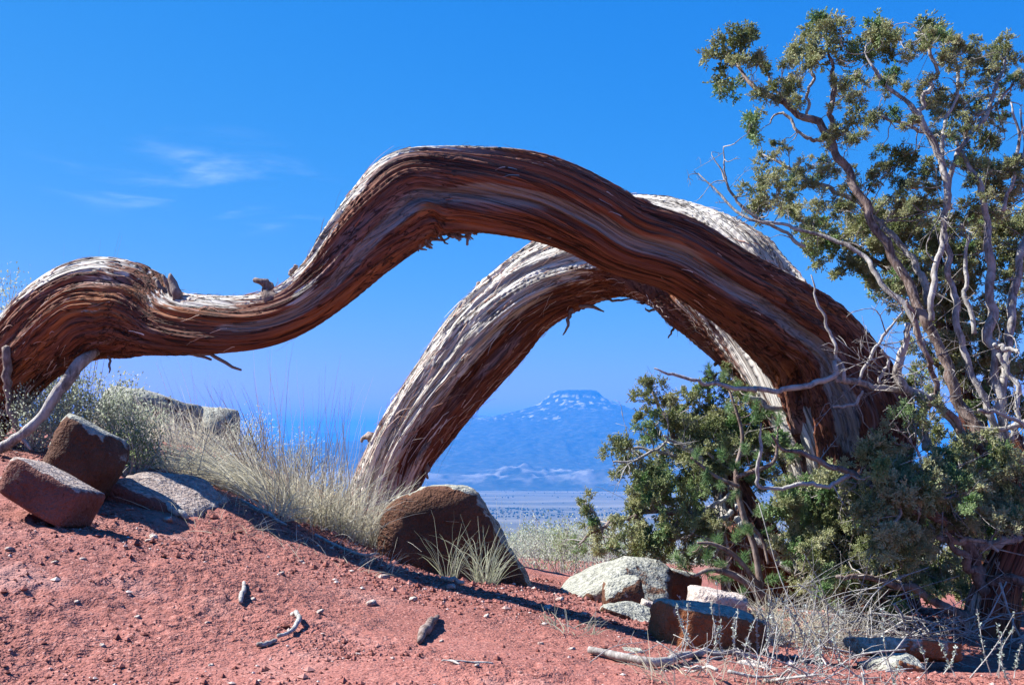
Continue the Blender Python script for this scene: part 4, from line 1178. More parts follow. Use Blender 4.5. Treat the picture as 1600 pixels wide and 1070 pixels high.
# pile of bleached dead twigs
def twig_pile(name, label, px, py, n, rad, hgt, lmin, lmax, rs, mat='dead'):
    g = onground(px, py)
    o = thing(name, label, 'brushwood', g)
    for k in range(n):
        x, y = g[0] + rs.normal(0, rad), g[1] + rs.normal(0, rad * 0.55)
        p = np.array((x, y, gz(x, y) + 0.01 + abs(rs.normal(0, hgt))))
        a, el = rs.uniform(0, 2 * np.pi), rs.normal(0.15, 0.45)
        dr = np.array((math.cos(a) * math.cos(el), math.sin(a) * math.cos(el) * 0.6, math.sin(el)))
        ln = rs.uniform(lmin, lmax)
        S = spline(np.array([p - dr * ln / 2, p + rs.normal(0, 0.05 * ln, 3), p + dr * ln / 2 + rs.normal(0, 0.10 * ln, 3)]), 9)
        S[:, 2] = np.maximum(S[:, 2], H(S[:, 0], S[:, 1]) + 0.004)
        r0 = rs.choice((0.0015, 0.002, 0.003, 0.006), p=(0.4, 0.3, 0.22, 0.08))
        b = Bag()
        V, Q, T3 = tube(S, np.linspace(r0, r0 * 0.5, 9), 5)
        b.add(V, Q, T3)
        for m in range(rs.integers(0, 4)):
            i = rs.integers(2, 8)
            e = S[i] + (unit(S[i] - S[i - 1]) + rs.normal(0, 0.6, 3)) * ln * rs.uniform(0.12, 0.35)
            V, Q, T3 = tube(spline(np.array([S[i], (S[i] + e) / 2 + rs.normal(0, 0.01, 3), e]), 5), np.linspace(r0 * 0.6, r0 * 0.3, 5), 4)
            b.add(V, Q, T3)
        V, Fc, a_ = b.get()
        mk('twig', V, Fc, M[mat], o)
    return o
twig_pile('dead_brush', 'tangled heap of bleached dead twigs under the leafy juniper', 1370, 1020, 190, 0.30, 0.10, 0.12, 0.55, rs)
twig_pile('dead_brush', 'thin scatter of grey twigs on the soil below the blue-grey stalks', 1200, 1058, 70, 0.26, 0.03, 0.06, 0.30, rs)
# ------------------------------------------------------------------ foliage pieces shared by all boughs
def tuft_mesh(name, seed, nspray, mat):
    """a loose, uneven bunch of scale-leaved juniper sprays made of a few lobes, about 1 unit in radius"""
    rs = np.random.default_rng(seed)
    V, T, A = [], [], []
    n = 0
    nl = rs.integers(4, 7)
    lob = rs.normal(0, 0.34, (nl, 3)) * (1.1, 1.1, 0.9)
    lr = rs.uniform(0.34, 0.60, nl)
    for _ in range(nspray):
        q = rs.integers(nl)
        v = unit(rs.normal(0, 1, 3) + np.array((0, 0, 0.35)) + lob[q] * 0.9)
        p0 = lob[q] + rs.normal(0, 0.10, 3)
        L = lr[q] * rs.uniform(0.5, 1.25)
        side = unit(np.cross(v, rs.normal(0, 1, 3)))
        nrm = np.cross(v, side)
        nf = rs.integers(6, 11)
        for k in range(nf):
            t = 0.25 + 0.75 * (k + 0.5) / nf
            b = p0 + v * L * t + rs.normal(0, 0.02, 3)
            sg = 1 if k % 2 else -1
            dr = unit(v * rs.uniform(0.5, 1.0) + side * sg * rs.uniform(0.35, 0.9) + nrm * rs.normal(0, 0.35)) if k < nf - 1 else v
            l_ = rs.uniform(0.12, 0.25)
            w = rs.uniform(0.030, 0.050)
            a1 = unit(np.cross(dr, rs.normal(0, 1, 3)))
            a2 = np.cross(dr, a1)
            m = b + dr * l_ * 0.55
            V += [b, m + a1 * w, m + (-0.5 * a1 + 0.87 * a2) * w, m + (-0.5 * a1 - 0.87 * a2) * w, b + dr * l_]
            T += [(n, n + 2, n + 1), (n, n + 3, n + 2), (n, n + 1, n + 3), (n + 4, n + 1, n + 2), (n + 4, n + 2, n + 3), (n + 4, n + 3, n + 1)]
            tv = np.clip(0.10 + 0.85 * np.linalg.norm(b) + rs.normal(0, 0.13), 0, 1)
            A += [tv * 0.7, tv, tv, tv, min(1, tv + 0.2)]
            n += 5
    me = mesh_data(name, np.array(V), np.array(T), False, {'tint': np.array(A)})
    me.materials.append(mat)
    return me

def needle_mesh(name, seed, mat, n=170):
    """bottle-brush of long pine needles along a short shoot, shoot along +z, about 1 unit long"""
    rs = np.random.default_rng(seed)
    V, T, A = [], [], []
    k = 0
    for _ in range(n):
        t = rs.uniform(-0.5, 0.7)
        a = rs.uniform(0, 2 * np.pi)
        dr = unit(np.array((math.cos(a), math.sin(a), rs.uniform(0.35, 1.3))))
        b = np.array((0, 0, t))
        l_ = rs.uniform(0.45, 0.75)
        s = unit(np.cross(dr, rs.normal(0, 1, 3))) * 0.014
        bow = rs.normal(0, 0.04, 3)
        V += [b - s, b + s, b + dr * l_ * 0.6 + s * 0.8 + bow, b + dr * l_ * 0.6 - s * 0.8 + bow, b + dr * l_]
        T += [(k, k + 1, k + 2), (k, k + 2, k + 3), (k + 3, k + 2, k + 4)]
        tv = rs.uniform(0.1, 1)
        A += [tv * 0.6, tv * 0.6, tv, tv, tv]
        k += 5
    me = mesh_data(name, np.array(V), np.array(T), False, {'tint': np.array(A)})
    me.materials.append(mat)
    return me
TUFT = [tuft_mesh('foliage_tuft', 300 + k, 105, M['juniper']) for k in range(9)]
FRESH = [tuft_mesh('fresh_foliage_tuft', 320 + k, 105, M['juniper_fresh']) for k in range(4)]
NEEDLE = [needle_mesh('needle_shoot', 340 + k, M['pine']) for k in range(4)]

def put_piece(name, me, parent, loc, rot, scale):
    ob = bpy.data.objects.new(name, me)
    COL.objects.link(ob)
    ob.parent = parent
    o = np.array(parent['_o'])
    ob.location = np.asarray(loc) - o
    ob.rotation_euler = rot
    ob.scale = scale
    return ob

def inpoly(x, y, poly):
    c = False
    j = len(poly) - 1
    for i in range(len(poly)):
        (xi, yi), (xj, yj) = poly[i], poly[j]
        if (yi > y) != (yj > y) and x < (xj - xi) * (y - yi) / (yj - yi) + xi:
            c = not c
        j = i
    return c

def fill(poly, n, rmin, rmax, rs, d):
    xs, ys = [p[0] for p in poly], [p[1] for p in poly]
    out = []
    tries = 0
    while len(out) < n and tries < n * 40:
        tries += 1
        x, y = rs.uniform(min(xs), max(xs)), rs.uniform(min(ys), max(ys))
        if inpoly(x, y, poly):
            out.append((x, y, rs.uniform(rmin, rmax), d))
    return out

def bough_tree(root, limbs, tufts, rs, jit, fresh=0.15, mat='branch', name='branch', twig='branch'):
    """limbs: (rows px,py,r,d). each limb is a branch of its own; the crown holds the fine twigs and the tufts of foliage"""
    S_all = []
    for q, (rows, mt) in enumerate(limbs):
        n = max(10, 5 * len(rows))
        S = spline(px_line(rows, rows[0][3]), n)
        C, R = S[:, :3].copy(), np.maximum(S[:, 3], 0.0018)
        w = np.stack([fbm(np.stack((np.arange(n) * 0.35 + 3.7 * q, np.full(n, k * 3.3), np.full(n, q * 1.3)), 1), 3) for k in range(3)], 1)
        C = C + w * np.minimum(R * 1.6, 0.035)[:, None]
        R = 0.62 * R * (1 + 0.2 * fbm(np.stack((np.arange(n) * 0.9 + q * 5.1, np.zeros(n), np.zeros(n)), 1), 2))
        V, Q, T3 = tube(C, R, 9)
        mk(name, V, [Q, T3], M[mt], root)
        S_all.append(np.hstack((C, R[:, None])))
    S_all = np.concatenate(S_all)
    tw = Bag()
    pos = []
    for (x, y, r, d) in tufts:
        pp = P(x, y, 1.0)
        near = np.argsort((S_all[:, 0] / S_all[:, 1] - pp[0]) ** 2 + (S_all[:, 2] / S_all[:, 1] - pp[2]) ** 2)[:6]
        dd = (0.5 * d + 0.5 * S_all[near, 1].mean()) + rs.normal(0, jit)
        pos.append((P(x, y, dd), r * dd / F, dd))
    for (p, r, dd) in pos:
        dist = np.linalg.norm(S_all[:, :3] - p, axis=1) + 0.25 * np.maximum(0, S_all[:, 2] - p[2])
        k = int(np.argmin(dist))
        s = S_all[k]
        m = (s[:3] + p) / 2 + rs.normal(0, 0.10, 3) * dist[k] - np.array((0, 0, 0.10)) * dist[k]
        n = 8
        C = spline(np.array([s[:3], m, p]), n)
        C = C + rs.normal(0, 0.006, (n, 3)) * np.sin(np.linspace(0, np.pi, n))[:, None]
        r0 = min(0.0055, 0.002 + 0.006 * dist[k])
        V, Q, T3 = tube(C, np.linspace(r0, 0.0014, n), 5)
        tw.add(V, Q, T3)
        for _ in range(3):
            e = p + unit(rs.normal(0, 1, 3) + (0, 0, 0.3)) * r * rs.uniform(0.5, 0.9)
            V, Q, T3 = tube(np.array([C[-3], (C[-3] + e) / 2 + rs.normal(0, 0.2 * r, 3), e]), (0.0018, 0.0014, 0.0008), 4)
            tw.add(V, Q, T3)
    V, Fc, a = tw.get()
    crown = mk('crown', V, Fc, M[twig], root)
    for (p, r, dd) in pos:
        fr = rs.random() < fresh
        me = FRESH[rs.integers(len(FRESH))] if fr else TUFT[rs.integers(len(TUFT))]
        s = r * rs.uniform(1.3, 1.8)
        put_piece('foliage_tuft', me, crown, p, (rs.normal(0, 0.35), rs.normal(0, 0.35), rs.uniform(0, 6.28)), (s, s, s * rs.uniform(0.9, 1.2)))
    return S_all

def dead_twigs(root, S_all, n, rs, sel, lmin, lmax, mat='dead', up=0.3):
    b = Bag()
    c = 0
    while c < n:
        s = S_all[rs.integers(len(S_all))]
        px_, py_ = s[0] / s[1] * F + 800, 690 - s[2] / s[1] * F
        if not sel(px_, py_):
            continue
        c += 1
        dr = unit(rs.normal(0, 1, 3) * (1, 0.7, 0.8) + (0, 0, up))
        ln = rs.uniform(lmin, lmax)
        e = s[:3] + dr * ln
        C = spline(np.array([s[:3], s[:3] + dr * ln * 0.4 + rs.normal(0, 0.10 * ln, 3), e + rs.normal(0, 0.12 * ln, 3)]), 9)
        r0 = rs.choice((0.0016, 0.0024, 0.0036))
        V, Q, T3 = tube(C, np.linspace(r0, 0.0008, 9), 5)
        b.add(V, Q, T3)
        for _ in range(rs.integers(1, 5)):
            i = rs.integers(3, 8)
            e2 = C[i] + unit(unit(C[i] - C[i - 1]) + rs.normal(0, 0.55, 3)) * ln * rs.uniform(0.15, 0.45)
            V, Q, T3 = tube(spline(np.array([C[i], (C[i] + e2) / 2 + rs.normal(0, 0.06 * ln, 3), e2]), 5), np.linspace(r0 * 0.65, 0.0006, 5), 4)
            b.add(V, Q, T3)
    V, Fc, a = b.get()
    mk('dead_twig', V, Fc, M[mat], root, kind='stuff')

# ------------------------------------------------------------------ leafy juniper on the right
rs = np.random.default_rng(77)
bd = 5.25
gx0 = P(1548, 960, bd)
LJ = thing('leafy_juniper', 'living juniper with many bare grey stems and tufts of yellow-green foliage', 'tree', (gx0[0], bd, gz(gx0[0], bd)))
tr_st = [(1552, 1090, 40, bd), (1545, 1010, 36, bd), (1552, 950, 33, bd), (1566, 900, 26, bd + .02), (1588, 850, 24, bd + .05), (1606, 790, 22, bd + .1), (1600, 730, 18, bd + .15), (1575, 680, 15, bd + .2)]
tk = limb(tr_st, 220, 90, [], 1.0, 2.2, 1.3)
mk('trunk', tk['V'].reshape(-1, 3), tk['Q'], M['bark_front'], LJ, attrs={'weather_sun': (smooth(0.2, 0.9, -tk['dirs'][..., 0]) * 0.5 - 0.1).ravel(), 'deep': tk['deep'].ravel(), 'groove': np.zeros(tk['deep'].size), 'fib': tk['fib'].reshape(-1, 3)})
def R_(rows, d0, d1, mt='branch'):
    k = np.linspace(d0, d1, len(rows))
    return ([(a, b, r, float(q)) for (a, b, r), q in zip(rows, k)], mt)
LIMBS = [
    R_([(1552, 935, 20), (1530, 885, 15), (1500, 838, 14), (1462, 806, 12), (1420, 790, 12), (1375, 762, 10), (1330, 742, 8), (1265, 712, 6), (1222, 700, 4), (1205, 680, 2)], 5.25, 4.95, 'brown_branch'),
    R_([(1602, 780, 11), (1560, 728, 10), (1515, 684, 9), (1480, 640, 8), (1463, 592, 7), (1448, 555, 7), (1432, 505, 6), (1415, 470, 4)], 5.3, 5.1, 'brown_branch'),
    R_([(1596, 760, 11), (1566, 690, 10), (1532, 610, 9), (1510, 560, 9), (1497, 510, 8), (1490, 455, 8), (1482, 400, 8), (1478, 340, 9), (1480, 300, 9), (1470, 258, 9), (1456, 218, 8), (1438, 188, 8), (1415, 162, 6), (1390, 138, 5), (1366, 106, 4), (1352, 82, 2)], 5.3, 5.7),
    R_([(1438, 190, 6), (1440, 166, 6), (1452, 138, 6), (1462, 112, 5), (1454, 80, 4), (1446, 52, 2)], 5.68, 5.75),
    R_([(1580, 740, 13), (1562, 660, 12), (1552, 580, 12), (1549, 500, 12), (1546, 430, 11), (1540, 360, 9), (1532, 305, 8), (1514, 255, 6), (1498, 222, 4)], 5.3, 5.6),
    R_([(1562, 640, 10), (1570, 560, 10), (1580, 480, 10), (1594, 405, 10), (1606, 350, 8), (1612, 280, 5)], 5.4, 5.7),
    R_([(1478, 330, 7), (1490, 262, 6), (1510, 215, 6), (1530, 190, 6), (1555, 140, 5), (1566, 110, 4), (1572, 90, 2)], 5.55, 5.9),
    R_([(1530, 182, 4), (1560, 158, 4), (1576, 140, 3), (1584, 128, 2)], 5.8, 5.9),
    R_([(1470, 250, 5), (1478, 200, 5), (1492, 160, 4), (1496, 120, 4), (1492, 90, 2)], 5.6, 5.8),
    R_([(1448, 206, 5), (1420, 196, 5), (1390, 186, 4), (1370, 180, 3)], 5.65, 5.7),
    R_([(1590, 800, 18), (1545, 705, 16), (1500, 622, 14), (1462, 532, 13), (1430, 455, 13), (1395, 395, 12), (1362, 345, 11), (1332, 292, 11), (1310, 246, 11), (1290, 206, 10), (1255, 180, 9), (1215, 154, 8), (1180, 130, 6), (1157, 106, 4), (1145, 92, 2)], 5.35, 6.2, 'brown_branch'),
    R_([(1298, 218, 7), (1302, 165, 7), (1303, 125, 6), (1298, 95, 4), (1290, 62, 2)], 6.05, 6.1, 'brown_branch'),
    R_([(1296, 216, 5), (1276, 222, 5), (1246, 205, 4), (1232, 184, 4), (1216, 176, 3), (1204, 192, 2)], 6.05, 6.15),
    R_([(1250, 160, 4), (1222, 150, 4), (1200, 122, 3), (1192, 98, 2)], 6.1, 6.2),
    R_([(1262, 180, 4), (1262, 150, 4), (1272, 120, 4), (1262, 96, 2)], 6.1, 6.1),
    R_([(1452, 480, 10), (1438, 432, 9), (1410, 388, 8), (1380, 356, 7), (1342, 322, 6), (1302, 298, 6), (1262, 280, 5), (1222, 256, 4), (1189, 240, 2)], 5.6, 6.3),
    R_([(1448, 545, 9), (1412, 484, 8), (1372, 432, 7), (1340, 392, 6), (1292, 371, 5), (1232, 353, 4), (1180, 345, 4), (1150, 328, 3.5), (1120, 300, 3), (1090, 272, 1.5)], 5.4, 6.0),
    R_([(1260, 385, 5), (1220, 362, 4.5), (1180, 338, 4), (1156, 316, 3.5), (1134, 286, 3), (1126, 262, 2), (1112, 243, 1)], 5.9, 6.0),
    R_([(1134, 286, 2.5), (1132, 258, 2), (1130, 230, 1)], 6.0, 6.0),
    R_([(1540, 712, 11), (1490, 655, 10), (1442, 616, 9), (1400, 606, 8), (1340, 601, 8), (1310, 595, 7)], 5.3, 5.1),
    R_([(1306, 568, 5), (1302, 584, 7), (1272, 600, 7), (1230, 609, 7), (1160, 607, 6), (1110, 601, 5), (1060, 589, 4), (1022, 574, 2)], 5.1, 5.05, 'dead'),
    R_([(1320, 594, 5), (1310, 560, 5), (1301, 530, 4), (1290, 500, 4), (1277, 470, 3), (1268, 430, 1.5)], 5.1, 5.1, 'dead'),
    R_([(1342, 598, 4), (1360, 562, 4), (1376, 530, 4), (1396, 505, 3), (1412, 484, 1.5)], 5.1, 5.1, 'dead'),
    R_([(1374, 600, 4), (1382, 582, 4), (1390, 566, 4), (1378, 548, 2.5)], 5.1, 5.05, 'dead'),
    R_([(1300, 636, 3), (1335, 630, 4), (1347, 612, 3)], 5.1, 5.1, 'dead'),
    R_([(1440, 622, 9), (1415, 608, 11), (1404, 580, 11), (1410, 545, 9), (1418, 505, 7)], 5.15, 5.1),
    R_([(1552, 536, 5), (1570, 541, 6), (1590, 547, 5)], 5.35, 5.25, 'dead'),
    R_([(1556, 556, 6), (1576, 576, 7), (1592, 600, 7), (1592, 640, 6), (1578, 690, 6)], 5.35, 5.25, 'dead'),
    R_([(1606, 655, 7), (1562, 672, 6), (1535, 692, 5)], 5.2, 5.3, 'dead'),
    R_([(1530, 640, 5), (1568, 648, 5), (1606, 668, 5)], 5.1, 5.1),
    R_([(1440, 800, 6), (1436, 775, 5), (1428, 745, 4), (1438, 720, 3), (1432, 700, 2)], 5.0, 4.95, 'dead'),
    R_([(1446, 794, 5), (1460, 782, 5), (1480, 780, 4), (1500, 778, 2)], 5.0, 4.95, 'dead'),
    R_([(1390, 770, 5), (1402, 790, 5), (1400, 812, 4), (1388, 822, 2)], 4.98, 4.9, 'dead'),
    R_([(1322, 744, 6), (1300, 757, 5), (1260, 756, 5), (1210, 763, 5), (1184, 752, 5), (1186, 700, 4), (1190, 662, 1.5)], 4.96, 4.9, 'dead'),
    R_([(1546, 930, 14), (1512, 880, 12), (1490, 850, 8), (1480, 830, 4)], 5.2, 5.1, 'brown_branch'),
    R_([(1545, 905, 14), (1580, 905, 12), (1620, 925, 9)], 5.2, 5.1, 'brown_branch'),
    R_([(1610, 840, 12), (1560, 850, 12), (1500, 850, 10), (1470, 838, 7)], 5.25, 5.15),
    R_([(1500, 846, 6), (1520, 842, 5), (1548, 850, 6), (1560, 862, 3)], 5.12, 5.05, 'dead'),
    R_([(1530, 975, 14), (1480, 950, 12), (1430, 920, 10), (1370, 905, 8), (1310, 900, 5)], 5.25, 5.05, 'brown_branch'),
    R_([(1570, 330, 5), (1586, 260, 5), (1592, 210, 4), (1580, 160, 2)], 5.5, 5.6),
    R_([(1600, 300, 4), (1600, 220, 3), (1594, 170, 1.5)], 5.5, 5.6),
    R_([(1455, 500, 8), (1462, 440, 8), (1468, 390, 7), (1476, 340, 5)], 5.4, 5.5),
    R_([(1520, 520, 6), (1512, 470, 6), (1508, 420, 5), (1512, 370, 4)], 5.5, 5.6, 'dead'),
    R_([(1450, 700, 12), (1440, 660, 11), (1450, 620, 10)], 5.35, 5.3),
]
T5 = [(1160, 60, 22), (1135, 75, 18), (1178, 50, 13), (1128, 113, 20), (1143, 140, 18), (1165, 95, 16), (1185, 92, 12), (1187, 150, 15), (1222, 130, 15), (1237, 142, 13), (1225, 100, 12), (1250, 86, 15), (1262, 102, 17), (1272, 80, 16), (1285, 40, 20), (1305, 46, 17), (1292, 66, 19), (1280, 28, 13), (1264, 52, 10), (1290, 98, 12), (1242, 160, 11), (1325, 66, 17), (1342, 92, 17), (1335, 120, 13), (1320, 150, 13), (1302, 168, 9),
      (1368, 45, 19), (1382, 60, 15), (1360, 80, 17), (1402, 56, 13), (1390, 86, 14), (1396, 116, 15), (1422, 72, 9), (1418, 90, 9), (1385, 132, 13), (1436, 140, 11), (1450, 40, 17), (1462, 56, 13), (1445, 66, 14), (1476, 58, 10), (1491, 60, 11), (1490, 86, 18), (1506, 76, 13), (1480, 96, 13), (1516, 96, 12), (1518, 112, 11), (1470, 136, 15), (1480, 156, 15), (1460, 166, 13), (1500, 160, 13), (1526, 160, 11), (1540, 110, 13), (1560, 82, 16), (1576, 76, 13), (1570, 102, 15), (1582, 126, 13), (1592, 120, 9), (1576, 146, 9), (1546, 126, 12), (1516, 176, 11),
      (1180, 190, 16), (1178, 205, 12), (1215, 225, 8), (1228, 236, 8), (1290, 216, 9), (1280, 250, 13), (1306, 205, 13), (1322, 200, 15), (1336, 216, 13), (1196, 250, 13), (1210, 268, 15), (1190, 286, 15), (1220, 286, 15), (1176, 300, 13), (1195, 316, 15), (1246, 296, 13), (1266, 290, 11), (1270, 276, 11), (1310, 326, 15), (1290, 320, 13), (1336, 300, 13), (1340, 270, 9), (1226, 306, 10), (1180, 328, 12),
      (1360, 190, 13), (1370, 180, 11), (1376, 232, 9), (1380, 256, 11), (1356, 290, 13), (1366, 276, 11), (1405, 246, 17), (1425, 256, 17), (1445, 266, 15), (1460, 280, 11), (1395, 262, 12), (1415, 296, 13), (1450, 300, 11), (1440, 320, 13), (1400, 326, 13), (1470, 180, 11), (1490, 180, 13), (1510, 190, 13), (1486, 216, 11), (1520, 236, 13), (1540, 220, 15), (1560, 226, 13), (1536, 266, 15), (1550, 276, 15), (1560, 300, 15), (1580, 276, 13), (1592, 260, 11), (1580, 310, 15), (1520, 326, 13), (1546, 330, 13), (1500, 340, 11)]
tufts = [(a, b, r, 5.9) for a, b, r in T5]
tufts += fill([(1180, 100), (1270, 40), (1460, 60), (1600, 70), (1605, 330), (1430, 330), (1200, 320), (1190, 200)], 54, 8, 13, rs, 5.9)
low = [(1372, 700, 18), (1390, 690, 16), (1356, 712, 16), (1380, 728, 18), (1400, 715, 15), (1368, 680, 12), (1430, 640, 16), (1450, 634, 14), (1418, 646, 13), (1440, 655, 12)]
tufts += [(a, b, r, 4.95) for a, b, r in low]
tufts += fill([(1330, 760), (1420, 735), (1500, 700), (1610, 690), (1610, 830), (1480, 820), (1420, 880), (1350, 890), (1320, 820)], 100, 12, 20, rs, 5.05)
SA = bough_tree(LJ, LIMBS, tufts, rs, 0.16, 0.12)
dead_twigs(LJ, SA, 170, rs, lambda x, y: y > 200 and x > 1330, 0.10, 0.36, 'branch')
dead_twigs(LJ, SA, 120, rs, lambda x, y: y < 420, 0.06, 0.22, 'branch')
dead_twigs(LJ, SA, 45, rs, lambda x, y: y > 640 and x > 1280, 0.06, 0.25, 'dead')

# ------------------------------------------------------------------ bushy juniper standing behind the arch, with its own torn trunk
rs = np.random.default_rng(78)
d2 = 6.35
g2 = P(1185, 960, d2)
BJ = thing('bushy_juniper', 'low bushy juniper with a torn reddish trunk filling the arch on the right', 'tree', (g2[0], d2, gz(g2[0], d2)))
tr2 = [(1200, 985, 58, 6.1), (1192, 930, 52, 6.1), (1182, 875, 46, 6.1), (1168, 830, 38, 6.12), (1152, 785, 27, 6.2), (1140, 750, 20, 6.3), (1130, 715, 12, 6.4)]
def g_t1(s): return 0.15 + 0.5 * s, 0.30 * (s < 0.75), 0.22
def g_t2(s): return -0.55 + 0.2 * s, 0.30 * (s < 0.7), 0.20
def g_t3(s): return 0.75, 0.22 * (s < 0.6), 0.15
tk = limb(tr2, 240, 120, [g_t1, g_t2, g_t3], 1.2, 6.2, 1.6)
mk('trunk', tk['V'].reshape(-1, 3), tk['Q'], M['bark_rear'], BJ, attrs={'weather_sun': (smooth(-0.2, 0.7, -tk['dirs'][..., 0]) * 0.7 - 0.1 - tk['gm'] * 0.8).ravel(), 'deep': tk['deep'].ravel(), 'groove': np.zeros(tk['deep'].size), 'fib': tk['fib'].reshape(-1, 3)})  # left edge painted pale for sunlight; torn grooves stay red
b = Bag()
fibres(b, tk, 220, lambda s, th, px: 0.7, 0.05, 0.22, 0.004, 0.3, rs, lambda th, r: r.normal(0.5, 0.3))
V, Fc, a = b.get()
mk('bark_fibre', V, Fc, M['fibre'], BJ, False, {'tint': a}, kind='stuff')
L2 = [
    R_([(1150, 790, 16), (1130, 765, 10), (1090, 735, 8), (1062, 700, 7), (1045, 670, 6), (1030, 635, 5), (1015, 605, 2)], 6.3, 6.4, 'brown_branch'),
    R_([(1165, 830, 14), (1120, 800, 10), (1070, 800, 8), (1020, 800, 6), (970, 815, 5), (930, 828, 4), (905, 850, 2)], 6.2, 6.0, 'brown_branch'),
    R_([(1120, 745, 8), (1085, 725, 6), (1050, 710, 5), (1010, 700, 4), (975, 700, 3), (955, 705, 2)], 6.3, 6.3),
    R_([(1145, 745, 9), (1130, 700, 8), (1112, 655, 7), (1105, 620, 5), (1120, 585, 3)], 6.4, 6.6, 'brown_branch'),
    R_([(1140, 740, 9), (1170, 700, 8), (1190, 660, 6), (1170, 620, 3)], 6.4, 6.6, 'brown_branch'),
    R_([(1100, 730, 6), (1090, 715, 7), (1072, 700, 6), (1050, 690, 4), (1036, 680, 2)], 6.1, 6.05, 'dead'),
    R_([(1180, 705, 4), (1140, 712, 6), (1120, 716, 5), (1098, 705, 3)], 6.1, 6.05, 'dead'),
    R_([(958, 722, 2), (990, 718, 3.5), (1018, 706, 3.5), (1040, 690, 3), (1044, 676, 2)], 6.05, 6.1, 'dead'),
    R_([(1080, 830, 4), (1105, 800, 5), (1130, 780, 5), (1140, 768, 4)], 6.0, 6.05, 'dead'),
    R_([(1140, 800, 7), (1125, 812, 6), (1120, 840, 5), (1122, 868, 3)], 5.98, 5.95, 'dead'),
    R_([(1150, 806, 10), (1180, 836, 10), (1215, 870, 9), (1240, 895, 6)], 5.95, 5.8, 'dead'),
    R_([(1168, 618, 5), (1200, 634, 7), (1230, 645, 6), (1260, 690, 3)], 5.9, 5.9, 'dead'),
    R_([(940, 830, 3), (928, 800, 3), (915, 785, 2)], 6.0, 6.0),
    R_([(1180, 850, 10), (1240, 830, 8), (1290, 800, 6), (1310, 770, 3)], 6.0, 5.7, 'brown_branch'),
]
T2 = [(1010, 598, 13), (1022, 610, 15), (1045, 622, 14), (1005, 625, 14), (1000, 645, 13), (1022, 650, 13), (1060, 640, 13), (1005, 668, 12), (1024, 680, 12), (972, 698, 14), (990, 706, 12), (958, 706, 11), (980, 718, 11), (970, 735, 11), (990, 742, 13), (1005, 728, 11), (985, 760, 10),
      (908, 786, 12), (918, 800, 12), (926, 816, 12), (932, 834, 12), (908, 856, 9), (948, 840, 14), (962, 856, 14), (978, 838, 14), (940, 862, 11), (985, 870, 12), (1000, 800, 14), (992, 785, 12), (1012, 780, 12), (1030, 790, 14), (962, 812, 10),
      (1098, 604, 12), (1120, 590, 12), (1140, 580, 12), (1085, 622, 12), (1110, 615, 12), (1150, 600, 11), (1135, 562, 10)]
tufts = [(a, b_, r, 6.2) for a, b_, r in T2]
tufts += fill([(1000, 750), (1060, 690), (1120, 640), (1200, 640), (1250, 700), (1180, 760), (1120, 780), (1130, 860), (1060, 880), (1000, 860), (985, 800)], 120, 11, 17, rs, 6.25)
tufts += fill([(1040, 640), (1100, 610), (1180, 600), (1220, 650), (1100, 700), (1050, 690)], 26, 10, 15, rs, 6.6)
SB = bough_tree(BJ, L2, tufts, rs, 0.14, 0.22, twig='branch')
dead_twigs(BJ, SB, 110, rs, lambda x, y: True, 0.06, 0.30)

# ------------------------------------------------------------------ pinyon sapling with long needles in front of the bushy juniper
rs = np.random.default_rng(79)
g3 = onground(1175, 965)
PN = thing('pinyon_pine', 'young pinyon pine with long green needles mixed into the low boughs', 'tree', g3)
d3 = 5.55
L3 = [R_([(1215, 975, 8), (1190, 930, 7), (1150, 900, 6), (1110, 890, 4), (1085, 900, 2)], d3, d3 - .1, 'brown_branch'),
      R_([(1190, 930, 6), (1180, 860, 5), (1160, 800, 5), (1150, 740, 4), (1160, 680, 3), (1140, 610, 2)], d3, d3 + .1, 'brown_branch'),
      R_([(1165, 815, 4), (1190, 840, 3), (1200, 880, 2)], d3, d3 - .05, 'brown_branch'),
      R_([(1150, 745, 4), (1180, 735, 4), (1210, 720, 3), (1215, 680, 2)], d3, d3 - .05, 'brown_branch'),
      R_([(1155, 760, 4), (1120, 745, 3), (1080, 715, 2)], d3, d3, 'brown_branch'),
      R_([(1190, 920, 4), (1150, 870, 4), (1115, 850, 3), (1090, 848, 2)], d3, d3 - .05, 'brown_branch')]
SP = []
for rows, mt in L3:
    S = spline(px_line(rows, rows[0][3]), 5 * len(rows))
    V, Q, T3 = tube(S[:, :3], np.maximum(S[:, 3], 0.002), 7)
    mk('branch', V, [Q, T3], M[mt], PN)
    SP.append(S)
SP = np.concatenate(SP)
V, Q, T3 = tube(np.array([g3 - (0, 0, .05), g3 + (0, 0, .02), P(1215, 975, d3), P(1200, 950, d3)]), (0.02, 0.02, 0.018, 0.014), 9)
mk('trunk', V, [Q, T3], M['brown_branch'], PN)
NS = [(1150, 605), (1130, 590), (1110, 582), (1165, 625), (1180, 640), (1140, 640), (1215, 660), (1205, 690), (1130, 715), (1150, 730), (1170, 745), (1185, 720), (1165, 705), (1200, 735), (1105, 738), (1085, 716), (1125, 755), (1150, 770), (1185, 800), (1195, 830), (1210, 850), (1170, 830), (1150, 840), (1120, 848), (1095, 850), (1080, 862), (1105, 875), (1130, 880), (1160, 880), (1185, 890), (1110, 900), (1085, 905), (1140, 905), (1205, 905), (1230, 880), (1225, 760), (1235, 715), (1160, 920), (1065, 880), (1180, 655)]
